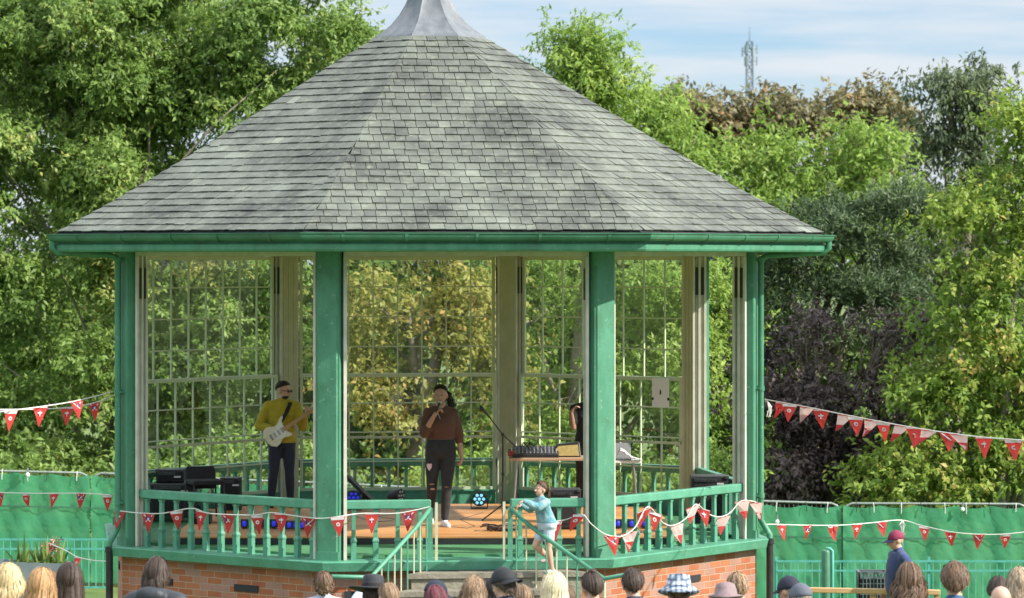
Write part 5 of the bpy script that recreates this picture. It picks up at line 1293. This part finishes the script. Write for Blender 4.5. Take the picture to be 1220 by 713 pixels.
# ------------------------------------------------------------------ stage equipment
DZ = FLOORZ
M['metal_dark'] = mat('dark_steel', (.10,.10,.105), .4, (.06,.06,.065), 20, metallic=.6)
M['badge'] = mat('grey_badge', (.55,.55,.55), .4)
M['blue_led'] = mat('blue_led', (.01,.02,.4), .4, emis=(.02,.05,1.0), estr=.28)
M['par_led'] = mat('par_led', (.1,.4,.6), .4, emis=(.25,.75,1.0), estr=.6)
def cabinet(label, px, py0, py1, wpx, Y, depth=.45, base=None, name='loudspeaker', badge='top', rz=0):
    x = X(px, Y); z1 = Z(py0, Y); z0 = base if base is not None else max(DZ, Z(py1, Y)); w_ = wpx*Y/FPX
    t = thing(name, label, 'speaker', (x, Y, z0), rz); h = z1-z0
    mb = MB(); mb.box((0,.03+depth/2,h/2), (w_, depth, h)); mb.build('cabinet', M['black'], t, world=False, bevel=.012)
    gb = MB(); gb.box((0,.020,h/2), (w_-.05, .02, h-.06)); gb.build('grille', M['black_cloth'], t, world=False, bevel=.006)
    cb = MB()
    for r, zz in ((min(w_,h)*.33,h*.40),(min(w_,h)*.14,h*.80)):
        cb.tube([(0,.010,zz),(0,.004,zz)], [r,r*.95], 20)
    cb.build('speaker_cone', M['black_cloth'], t, world=False)
    kb = MB(); kb.box((-w_*.12,.006,h-.045), (w_*.62,.010,.040)); kb.build('control_panel', M['metal_dark'], t, world=False)
    for q in range(6):
        nb_ = MB(); xx = -w_*.38+q*w_*.1; nb_.tube([(xx,.002,h-.045),(xx,-.012,h-.045)], .010, 8); nb_.build('knob', M['black'], t, world=False)
    for s_ in (-1,1):
        cb2 = MB(); cb2.box((s_*(w_/2-.02),.03,h-.01), (.05,.07,.03)); cb2.build('corner_cap', M['metal_dark'], t, world=False)
    bb = MB(); bb.box((w_*.28,.005,h-.09), (.085,.008,.022)); bb.build('badge', M['badge'], t, world=False)
    return t
cabinet('black loudspeaker cabinet with a pale badge beside the left end post', 205, 577, 645, 52, 40.6)
cabinet('small black amplifier head standing on the badged loudspeaker cabinet', 202, 560, 577, 33, 40.85, .28, base=Z(577,40.6)+.005, name='amplifier_head')
cabinet('black guitar amplifier behind the railing left of the guitarist', 274, 570, 640, 24, 41.3, .3)
cabinet('black bass cabinet with a pale badge behind the climbing girl', 674, 584, 650, 36, 38.4, .40)
cabinet('black loudspeaker with a pale badge in front of the right glazing', 846, 568, 640, 44, 39.3, .42)
cabinet('low square black monitor speaker on the deck behind the left railing', 237, 612, 645, 26, 39.2, .30)
# black folding chair with a tall back
def chair():
    Y = 40.2; x = X(244, Y); t = thing('chair', 'black high backed chair between the left loudspeakers', 'chair', (x, Y, DZ), R_(20))
    zt = Z(557, Y)-DZ
    mb = MB()
    mb.loft([[(-.20,.16,.36),(.20,.16,.36),(.20,.20,.36),(-.20,.20,.36)],[(-.19,.22,zt-.03),(.19,.22,zt-.03),(.19,.25,zt-.03),(-.19,.25,zt-.03)],[(-.17,.223,zt),(.17,.223,zt),(.17,.247,zt),(-.17,.247,zt)]]); mb.build('backrest', M['black_cloth'], t, world=False, bevel=.01)
    mb = MB(); mb.box((0,-.02,.46), (.42,.42,.06)); mb.build('seat', M['black_cloth'], t, world=False, bevel=.02)
    for sx_, sy_ in ((-1,-1),(1,-1),(1,1),(-1,1)):
        mb = MB(); mb.tube([(sx_*.19,sy_*.2,.44),(sx_*.21,sy_*.23,0)], .012, 8); mb.build('leg', M['black'], t, world=False)
chair()
def micstand(label, px, py_top, Y, boom=None, tripod=True):
    x = X(px, Y); t = thing('microphone_stand', label, 'stand', (x, Y, DZ)); zt = Z(py_top, Y)-DZ
    mb = MB(); mb.tube([(0,0,.12),(0,0,zt)], [.013,.010], 8); mb.ell((0,0,zt*.55),(.02,.02,.03),8,6); mb.build('pole', M['black'], t, world=False, smooth='auto')
    for k in range(3):
        a = R_(30+120*k); lb = MB(); lb.tube([(0,0,.22),(math.cos(a)*.30,math.sin(a)*.30,.012)], .009, 6); lb.build('leg', M['black'], t, world=False)
    if boom:
        p0 = P(boom[0], boom[1], Y-.1)-t.location; p1 = P(boom[2], boom[3], Y+.1)-t.location
        lb = MB(); lb.tube([p0, Vector((0,0,zt)), p1], .009, 6); lb.ell((0,0,zt),(.022,.022,.022),8,6); lb.build('boom', M['black'], t, world=False)
        hb = MB(); d = (p0-p1).normalized(); hb.tube([p0-d*.02, p0+d*.10, p0+d*.15], [.012,.014,.024], 10); hb.ell(p0+d*.16, (.026,.026,.026)); hb.build('microphone', M['black'], t, world=False)
    return t
micstand('black boom microphone stand right of the singing woman', 599, 518, 39.6, (583,497,614,532))
micstand('thin black stand rising behind the small amplifier head', 214, 520, 41.6)
micstand('thin black stand rising behind the high backed chair', 251, 522, 42.0)
# slanted black keyboard stand / trussing left of the singer
ks = thing('folding_stand', 'slanting black folded stand on the floor behind the left front post', 'stand', P(430,598,41.6)); ks.location.z = DZ
mb = MB(); mb.beam(P(414,568,41.7)-ks.location, P(452,606,41.3)-ks.location, .07, .05); mb.build('bar', M['black'], ks, world=False, bevel=.006)
mb = MB(); mb.beam(P(414,598,41.5)-ks.location, P(432,585,41.6)-ks.location, .045, .045); mb.beam(P(432,584,41.62)-ks.location, P(436,609,41.62)-ks.location, .035, .035); mb.build('brace', M['black'], ks, world=False)
def par(label, px, py, Y, on=True, yaw=0, col='par_led'):
    x = X(px, Y); t = thing('stage_light', label, 'stage light', (x, Y, DZ), R_(yaw)); z = Z(py, Y)-DZ; r = .095
    z = max(z, .14)
    mb = MB(); mb.tube([(0,.16,z-.03),(0,.10,z-.01),(0,.0,z),(0,-.02,z)], [.05,r*.95,r,r], 20); mb.build('housing', M['black'], t, world=False, smooth='auto')
    lb = MB()
    for k in range(7):
        a = k*1.047; rr_ = 0 if k == 6 else .055; lb.ell((math.cos(a)*rr_,-.024,z+math.sin(a)*rr_), (.021,.01,.021), 10, 6)
    lb.build('lens', M[col] if on else M['metal'], t, world=False, smooth=True)
    yb = MB(); yb.tube([(-r-.015,.03,z),(-r-.01,.03,.02),(r+.01,.03,.02),(r+.015,.03,z)], .010, 6); yb.build('yoke', M['black'], t, world=False)
par('round stage light glowing pale blue on the floor right of the singing woman', 571, 600, 41.6, True, 0)
par('round stage light glowing deep blue just right of the left front post', 421, 593, 41.3, True, 5, 'blue_led')
par('unlit black stage light on the floor left of the singing woman', 476, 591, 41.9, False, 60)
def ledbar(label, px0, px1, py, Y):
    x0, x1 = X(px0, Y), X(px1, Y); t = thing('light_bar', label, 'stage light', ((x0+x1)/2, Y, DZ)); w_ = x1-x0; z = .07
    mb = MB(); mb.box((0,0,z), (w_,.09,.10)); mb.build('housing', M['black'], t, world=False, bevel=.008)
    lb = MB(); n = max(4, int(w_/.075))
    for k in range(n): lb.ell((-w_/2+w_*(k+.5)/n,-.046,z), (.026,.012,.036), 10, 6)
    lb.build('lens', M['blue_led'], t, world=False, smooth=True)
    fb = MB()
    for s in (-1,1): fb.box((s*w_*.4,.0,.01), (.04,.16,.02))
    fb.build('foot', M['black'], t, world=False)
ledbar('long deep blue stage light bar behind the left railing, left of two', 287, 331, 634, 38.6)
ledbar('long deep blue stage light bar behind the left railing, next to the left front post', 333, 372, 636, 38.4)
ledbar('deep blue stage light bar behind the right railing', 732, 772, 632, 38.6)
# tables
def table(label, px0, px1, py, Y, depth, topm, legm):
    x0, x1 = X(px0, Y), X(px1, Y); zt = Z(py, Y); t = thing('folding_table', label, 'table', ((x0+x1)/2, Y+depth/2, DZ)); w_ = x1-x0
    mb = MB(); mb.box((0,0,zt-DZ-.018), (w_, depth, .036)); mb.build('tabletop', topm, t, world=False, bevel=.006)
    for sx_ in (-1,1):
        for sy_ in (-1,1):
            lb = MB(); lb.tube([(sx_*(w_/2-.10),sy_*(depth/2-.06),zt-DZ-.036),(sx_*(w_/2-.05),sy_*(depth/2-.05),0)], .014, 8); lb.build('leg', legm, t, world=False)
    return t, zt
tb, zt = table('long folding table with a tan top holding sound equipment left of the right front post', 607, 712, 546, 41.2, .6, mat('tan_tabletop', (.42,.28,.18), .5), M['metal'])
tb2, zt2 = table('small white table with papers and a laptop right of the right front post', 722, 764, 549, 41.6, .5, M['white'], M['metal'])
def mixer():
    t = thing('mixing_desk', 'black sound mixer with knobs on the tan table', 'mixer', (X(638,41.4), 41.45, zt)); w_ = .30
    mb = MB(); mb.loft([[(-w_,-.18,0),(w_,-.18,0),(w_,.2,0),(-w_,.2,0)],[(-w_,-.18,.04),(w_,-.18,.04),(w_,.2,.13),(-w_,.2,.13)]]); mb.build('case', M['black'], t, world=False, bevel=.006)
    kb = MB()
    for i in range(12):
        for j in range(5):
            y = -.14+j*.07; kb.tube([(-w_+.04+i*.048,y,.05+.09*(y+.18)/.38),(-w_+.04+i*.048,y,.066+.09*(y+.18)/.38)], .008, 6)
    kb.build('knobs', mat('grey_knob',(.35,.35,.38),.5), t, world=False)
    cb = MB(); rr = random.Random(4)
    for k in range(5):
        x = rr.uniform(-.25,.3); cb.tube([(x,.12,.12),(x+.06,.0,.19),(x+.13,-.12,.10),(x+.2,-.15,.02)], .006, 5)
    cb.build('cable', M['black'], t, world=False)
mixer()
wedge = thing('equipment_case', 'black case with a tan sloping front on the tan table beside the half hidden musician', 'case', (X(672,41.5), 41.5, zt))
mb = MB(); mb.loft([[(-.20,-.10,0),(.22,-.10,0),(.22,.2,0),(-.20,.2,0)],[(-.09,.0,.16),(.20,.0,.19),(.20,.18,.19),(-.09,.18,.16)]]); mb.build('case', M['black'], wedge, world=False, bevel=.01)
mb = MB(); mb.loft([[(-.165,-.096,.015),(.195,-.096,.015),(.18,-.016,.155),(-.075,-.016,.135)],[(-.165,-.104,.018),(.195,-.104,.018),(.18,-.024,.158),(-.075,-.024,.138)]]); mb.build('front_panel', mat('tan_fabric',(.36,.28,.10),.8,(.28,.2,.07),20), wedge, world=False)
rd = thing('red_box', 'small red effects box on the left end of the tan table', 'box', (X(609,41.3), 41.35, zt)); mb = MB(); mb.box((0,0,.05),(.09,.14,.07)); mb.build('casing', mat('red_plastic',(.28,.035,.02),.5), rd, world=False, bevel=.01)
mb = MB(); mb.tube([(-.02,-.03,.09),(-.02,-.03,.11)],.014,10); mb.tube([(.03,.02,.09),(.03,.02,.11)],.014,10); mb.build('knob', M['black'], rd, world=False)
lp = thing('laptop', 'silver laptop with its lid open on the white table', 'laptop', (X(739,41.8), 41.85, zt2))
mb = MB(); mb.box((0,-.1,.009),(.28,.2,.016)); mb.build('keyboard', M['metal'], lp, world=False, bevel=.004)
mb = MB(); mb.box((0,.02,.115),(.28,.012,.20), rot=Matrix.Rotation(R_(-12),3,'X')); mb.build('lid', mat('grey_lid',(.25,.26,.27),.4), lp, world=False, bevel=.004)
cl = thing('white_cloth', 'crumpled white cloth spilling over the laptop on the white table', 'cloth', (X(748,41.7), 41.62, zt2+.0)); mb = MB(); vs = []; rr = random.Random(2)
nx_, ny_ = 14, 8
for j in range(ny_+1):
    for i in range(nx_+1):
        u = i/nx_; v = j/ny_; prof = float(np.interp(u, [0,.12,.3,.6,1], [.09,.17,.13,.045,.006])); vs.append((-.14+u*.32, -.06+v*.16, prof*(1-.5*abs(v-.4))+.008*math.sin(i*2.1+j*1.7)+.006))
mb.add(vs, [(j*(nx_+1)+i, j*(nx_+1)+i+1, (j+1)*(nx_+1)+i+1, (j+1)*(nx_+1)+i) for j in range(ny_) for i in range(nx_)]); co = mb.build('fabric', cloth('white_cotton',(.78,.78,.80)), cl, world=False, smooth=True); so2 = co.modifiers.new('s','SOLIDIFY'); so2.thickness = .006
# bags and pedals on the floor near the girl
bg_ = thing('cable_pile', 'heap of brown and black cables on the stage edge beside the right stair post', 'cables', (X(594,38.2), 38.25, DZ)); rr = random.Random(8)
for mi_, nm in ((0,'black'),(1,'brown')):
    mb = MB()
    for k in range(9):
        c = Vector((rr.uniform(-.14,.14), rr.uniform(-.1,.1), 0)); R0 = rr.uniform(.05,.11); pts = [c+Vector((math.cos(a*.6+k)*R0, math.sin(a*.6+k)*R0*.8, .012+.008*k+.01*math.sin(a*1.3))) for a in range(12)]; mb.tube(pts, .008, 5)
    mb.build('cable', M['black'] if mi_ == 0 else mat('brown_cable',(.20,.10,.07),.6), bg_, world=False)
cbn = MB(); pts = [P(527,632,38.9), P(540,634,38.8), P(556,636,38.6), P(566,633,38.9), P(560,628,39.2), P(548,622,39.9), P(575,612,41.0)]
pts = [Vector((p.x, p.y, DZ+.008)) for p in pts]; cbn.tube(pts, .006, 5); o = cbn.build('microphone_cable', M['black'], None); tag(o, 'thin black cable trailing across the stage right of the white shoes', 'cable')
def yline_(i, px, out_):
    a, b = V(i, COLR), V(i+1, COLR); n_ = Vector(((a.x+b.x)/2-OX, (a.y+b.y)/2-OY)).normalized(); ax_, ay_, bx_, by_ = a.x+n_.x*out_, a.y+n_.y*out_, b.x+n_.x*out_, b.y+n_.y*out_
    k = (px-610)/FPX; t = (k*ay_-ax_)/((bx_-ax_)-k*(by_-ay_)); return ay_+(by_-ay_)*t
for lab_, pp_ in (('black cable snaking from the left loudspeakers towards the left front post', [(226,40.2),(262,39.4),(300,39.6),(352,38.9),(384,39.5)]),
                  ('black cable running from the boom stand back to the tan table', [(600,39.5),(622,40.0),(608,40.6),(636,41.0),(650,41.3)]),
                  ('grey cable looping over the decking left of the singing woman', [(420,40.6),(446,39.6),(470,39.9),(452,40.4),(490,40.9)])):
    c_pts = [Vector((X(a,b_), b_, DZ+.008)) for a, b_ in pp_]; sm = []
    for i in range(len(c_pts)-1):
        a = c_pts[max(i-1,0)]; b_ = c_pts[i]; c = c_pts[i+1]; d = c_pts[min(i+2,len(c_pts)-1)]
        for k in range(6):
            u = k/6; sm.append(.5*((2*b_)+(c-a)*u+(2*a-5*b_+4*c-d)*u*u+(3*b_-a-3*c+d)*u**3))
    mb = MB(); mb.tube(sm+[c_pts[-1]], .007, 5); tag(mb.build('stage_cable', M['black'] if 'black' in lab_ else M['metal_dark'], None), lab_, 'cable')
# paper notice on the glazing
nt_c = P(787, 468, yline_(4, 787, -.11))
a4 = thing('paper_notice', 'white paper notice with a small black symbol fixed to the right glazing', 'notice', nt_c, R_(-37))
mb = MB(); w_, h_ = .27, .38
mb.box((0,0,0),(w_,.003,h_)); mb.build('sheet', mat('notice_paper',(.72,.72,.74),.7), a4, world=False)
mb = MB(); mb.ell((0,-.003,.028),(.010,.002,.012),10,6); mb.box((0,-.003,.002),(.026,.002,.034)); mb.box((0,-.003,-.022),(.016,.002,.018)); mb.build('symbol', M['black'], a4, world=False)
mb = MB(); 
for s in (-1,1): mb.box((s*w_*.46,-.004,-h_*.22),(.03,.003,.035))
mb.build('tape', M['black_cloth'], a4, world=False)

# ------------------------------------------------------------------ bunting
M['flag_red'] = mat('bunting_red', (.60,.045,.04), .7, (.50,.04,.035), 6, trans=.4)
M['flag_white'] = mat('bunting_white', (.70,.68,.68), .7, trans=.3); M['flag_blue'] = mat('bunting_navy', (.03,.04,.16), .7, trans=.2); M['flag_pink'] = mat('bunting_faded_white', (.72,.50,.47), .7, (.66,.40,.38), 6, trans=.4)
def flag(par, p0, p1, h, kind, swing=0, twist=0, skew=0, rr=random):
    """triangle hung from p0-p1; swing tips it out, skew blows the tip sideways"""
    p0 = Vector(p0); p1 = Vector(p1); c = (p0+p1)/2; ex = (p1-p0); w_ = ex.length; ex.normalize()
    Rt = Matrix.Rotation(twist, 3, 'Z'); ex = Rt @ ex
    dn = Vector((0,0,-1)); fr = ex.cross(dn).normalized()
    if fr.y > 0: fr = -fr
    dn = (dn*math.cos(swing)+fr*math.sin(swing)+ex*skew).normalized()
    fr2 = ex.cross(dn).normalized(); fr2 = fr2 if fr2.y < 0 else -fr2
    def at(u, v, o=0): return c + ex*(u*w_) + dn*(v*h) + fr2*(o+curl*math.sin(u*5+v*4+ph_)*v*h*2)
    mb = MB(); tip = .06; curl = rr.uniform(-.09,.09); ph_ = rr.uniform(0,3)
    def tri(v0, v1, o, mi, ul=-.5, ur=.5):
        g = [];
        for v in (v0, (v0+v1)/2, v1):
            k = (1-v)
            g.append([at(ul*k, v, o), at((ul+ur)/2*k, v, o), at(ur*k, v, o)])
        vs = [q for r in g for q in r]; mb.add(vs, [(0,1,4,3),(1,2,5,4),(3,4,7,6),(4,5,8,7)], mi)
    tri(0, 1-tip, 0, 0)
    for o in (.002, -.002):
        if kind == 'union':
            for a_, b_, mi in (((-.34,.04),(.16,.40),1),((.30,.06),(-.16,.40),1)):
                d = .05; mb.add([at(a_[0]-d,a_[1],o), at(a_[0]+d,a_[1],o), at(b_[0]+d,b_[1],o), at(b_[0]-d,b_[1],o)], [(0,1,2,3)], mi)
            mb.add([at(-.20,.12,o*1.5), at(-.05,.17,o*1.5), at(-.08,.36,o*1.5), at(-.2,.30,o*1.5)], [(0,1,2,3)], 2); mb.add([at(.07,.17,o*1.5), at(.2,.12,o*1.5), at(.16,.30,o*1.5), at(.06,.34,o*1.5)], [(0,1,2,3)], 2)
        elif kind == 'crest':
            tri(.015, .15, o, 1, -.46, .46)
            n = 12; mb.add([at(.13*math.cos(6.283*k/n), .36+.10*math.sin(6.283*k/n), o) for k in range(n)], [tuple(range(n))], 1)
            mb.add([at(.05*math.cos(6.283*k/n), .36+.04*math.sin(6.283*k/n), o*1.6) for k in range(n)], [tuple(range(n))], 0)
        elif kind == 'cross':
            mb.add([at(-.025,.20,o), at(.035,.20,o), at(.03,.46,o), at(-.03,.46,o)], [(0,1,2,3)], 1); mb.add([at(-.16,.27,o*1.4), at(.14,.25,o*1.4), at(.13,.32,o*1.4), at(-.14,.34,o*1.4)], [(0,1,2,3)], 1)
            mb.add([at(-.10,.36,o*1.6), at(-.04,.36,o*1.6), at(-.05,.42,o*1.6), at(-.09,.42,o*1.6)], [(0,1,2,3)], 2); tri(.01, .05, o*1.2, 1, -.46, .46)
    if kind == 'plain':
        for o in (.002, -.002): tri(.50+rr.uniform(-.08,.08), 1-tip, o, 3); tri(0, .05, o, 3, -.46, .2)
    f = mb.build('flag', [M['flag_pink'] if kind == 'plain' else M['flag_red'], M['flag_white'], M['flag_blue'], M['flag_red']], par)
    if kind == 'plain': f['label'] = 'sunlit faded flag'
    return f
def bunting(label, pts, flags, w_, h_, seed=1, kinds=('union','crest','cross'), windy=0, yaw=0):
    """pts: (px,py,Y); flags: px list"""
    rr = random.Random(seed); V3 = [P(*p) for p in pts]
    t = thing('bunting', label, 'bunting', V3[0], 0, 'strings of red triangular bunting')
    # smooth the cord (Catmull-Rom)
    S = []
    for i in range(len(V3)-1):
        a = V3[max(i-1,0)]; b = V3[i]; c = V3[i+1]; d = V3[min(i+2,len(V3)-1)]
        for k in range(6):
            u = k/6; S.append(.5*((2*b)+(c-a)*u+(2*a-5*b+4*c-d)*u*u+(3*b-a-3*c+d)*u**3))
    S.append(V3[-1]); mb = MB(); mb.tube([s-Vector((0,0,0)) for s in S], .0065, 5); mb.build('cord', M['string'], t)
    def where(px):
        for i in range(len(S)-1):
            qa = 610+S[i].x/S[i].y*FPX; qb = 610+S[i+1].x/S[i+1].y*FPX
            if min(qa,qb) <= px <= max(qa,qb) and abs(qb-qa) > 1e-6: return S[i].lerp(S[i+1], (px-qa)/(qb-qa)), (S[i+1]-S[i]).normalized()
        return None, None
    for k, f in enumerate(flags):
        px, kd, sk = (f if isinstance(f, tuple) else (f, None, 0)); c, d = where(px)
        if c is None: continue
        if d.x < 0: d = -d
        d = (d + Vector((1.1,0,0))).normalized()
        d2 = d.copy()
        if yaw is not None and abs(d.y) > .5: pass
        flag(t, c-d*w_/2, c+d*w_/2, h_, kd or kinds[(k+seed) % len(kinds)], rr.uniform(-.15,.3)+windy*rr.uniform(.0,.5), rr.uniform(-.25,.15), sk+rr.uniform(-.12,.12), rr)
    return t
def yline(i, px, out_):
    a, b = V(i, COLR), V(i+1, COLR); n_ = Vector(((a.x+b.x)/2-OX, (a.y+b.y)/2-OY)).normalized(); a = Vector((a.x+n_.x*out_, a.y+n_.y*out_)); b = Vector((b.x+n_.x*out_, b.y+n_.y*out_))
    # intersect ray with the line
    k = (px-610)/FPX; t = (k*a.y-a.x)/((b.x-a.x)-k*(b.y-a.y)); return a.y+(b.y-a.y)*t
LP_ = [(138,608),(160,611),(192,612),(228,606),(250,612),(300,614),(322,611),(345,614),(378,618)]
pts = [(x, y, yline(0, x, .16)) for x, y in LP_] + [(402,616,35.62),(430,612,yline(1,430,.16)),(470,612,yline(1,470,.16)),(495,608,yline(1,495,.16)),(512,604,yline(1,512,.16))]
bunting('string of red bunting tied along the left and centre railings of the bandstand', pts, [143,177,210,240,272,306,335,368,402,443,487], .175, .235, 2)
RP = [(693,612),(705,625),(722,637),(741,639),(757,628),(772,604),(790,623),(803,626),(818,617),(829,601),(845,613),(858,616),(870,611),(882,598),(894,597),(904,600)]
pts = [(650,622,yline(1,650,.16)),(672,620,yline(1,672,.16))] + [(693,613,35.75)] + [(x, y, yline(2, x, .24)) for x, y in RP[1:]]
bunting('wind blown string of red and faded bunting looped over the right railing of the bandstand', pts, [(660,'crest',.1),(691,'crest',-.5),(728,'union',.1),(750,'plain',-.1),(768,'cross',-.4),(780,'crest',.1),(806,'plain',.0),(826,'plain',-.5),(837,'cross',.3),(862,'plain',-.3),(884,'plain',.2),(900,'plain',.2)], .20, .24, 1, windy=.4)
pts = [(911,476,38.5),(960,485,37.6),(1020,497,36.5),(1090,510,35),(1160,520,34),(1222,525,33),(1300,530,32)]
bunting('wind blown string of faded red bunting running out from the right post over the fence', pts, [(933,'cross',-.5),(941,'crest',.1),(962,'plain',-.7),(978,'cross',0),(1008,'plain',-.5),(1019,'crest',.15),(1040,'plain',-.5),(1052,'crest',.1),(1076,'plain',-.6),(1090,'cross',.1),(1108,'plain',-.7),(1130,'union',.1),(1142,'plain',.6),(1172,'cross',.0),(1207,'crest',.1),(1245,'cross',0)], .215, .235, 4, windy=.2)
pts = [(134,467,37.6),(90,478,35.5),(40,486,33),(-20,493,30.5)]
bunting('upper string of red bunting reaching the left post from the left edge', pts, [13,48,91], .175, .22, 1)
pts = [(134,472,37.7),(113,480,37.4),(80,486,36.8),(30,488,35.5),(-20,488,34)]
bunting('second string of red bunting crossing just behind the upper left string', pts, [80,112], .165, .22, 2)
pts = [(131,590,38.2),(97,588,40),(31,588,43),(-30,586,45)]
bunting('string of red bunting across the left green screen at head height', pts, [0,31,65,97,128], .165, .21, 3)
pts = [(60,648,50.5),(78,656,50),(93,664,49),(112,668,46),(128,669,42)]
bunting('low string with a single red flag between the planter flowers and the left drain pipe', pts, [93], .19, .30, 2)
pts = [(913,625,39.3),(925,625,42),(960,626,43.5),(1000,626,44.5),(1040,623,45),(1074,620,46.2),(1100,627,46.2),(1140,635,46),(1185,637,46),(1222,634,46),(1260,628,46)]
bunting('string of red bunting across the right green screen above the man in the cap', pts, [931,962,992,1021,1050,1101,1132,1166,1198], .18, .23, 5)
st = thing('slim_post', 'slim post with a hanging tuft of white cord behind the man in the maroon cap', 'post', (X(1075,46.35), 46.35, gz(X(1075,46.35),46.35)))
mb = MB(); z_ = Z(620,46.35)-st.location.z; mb.tube([(0,0,-.1),(0,0,z_)], .014, 8); mb.build('pole', M['teal'], st, world=False)
mb = MB(); rr = random.Random(3)
for k in range(7): mb.tube([(0,-.02,z_),(rr.uniform(-.05,.05),-.04,z_-.06),(rr.uniform(-.05,.04),-.03,z_-rr.uniform(.15,.27))], .006, 4)
mb.build('cord', M['string'], st, world=False)
ct = MB(); c0 = P(914,478,38.4)
for k in range(6): ct.tube([c0, c0+Vector((.03+rr.uniform(-.02,.03),-.02,-.07)), c0+Vector((rr.uniform(-.01,.05),-.02,-rr.uniform(.12,.2)))], .006, 4)
tag(ct.build('cord_knot', M['string'], None), 'frayed tuft of white cord tied to the right downpipe', 'cord')
# festoon bulbs on the fence tops
for px, py, lb_ in ((1147,607,'round white bulb hanging at the top of the right green screen'),(926,622,'small round white bulb beside the right drain pipe'),(33,566,'round white bulb hanging at the top of the left green screen')):
    Yb_ = 58.85; mb = MB(); c = P(px,py,Yb_); mb.ell(c,(.036,.036,.044),12,8); 
    t = thing('bulb', lb_, 'bulb', c); mb.build('globe', mat('opal_bulb',(.85,.85,.82),.3), t, smooth=True); mb = MB(); mb.tube([c+Vector((0,0,.05)), c+Vector((0,0,.13))],[.02,.018],8); mb.build('cap', M['metal'], t)
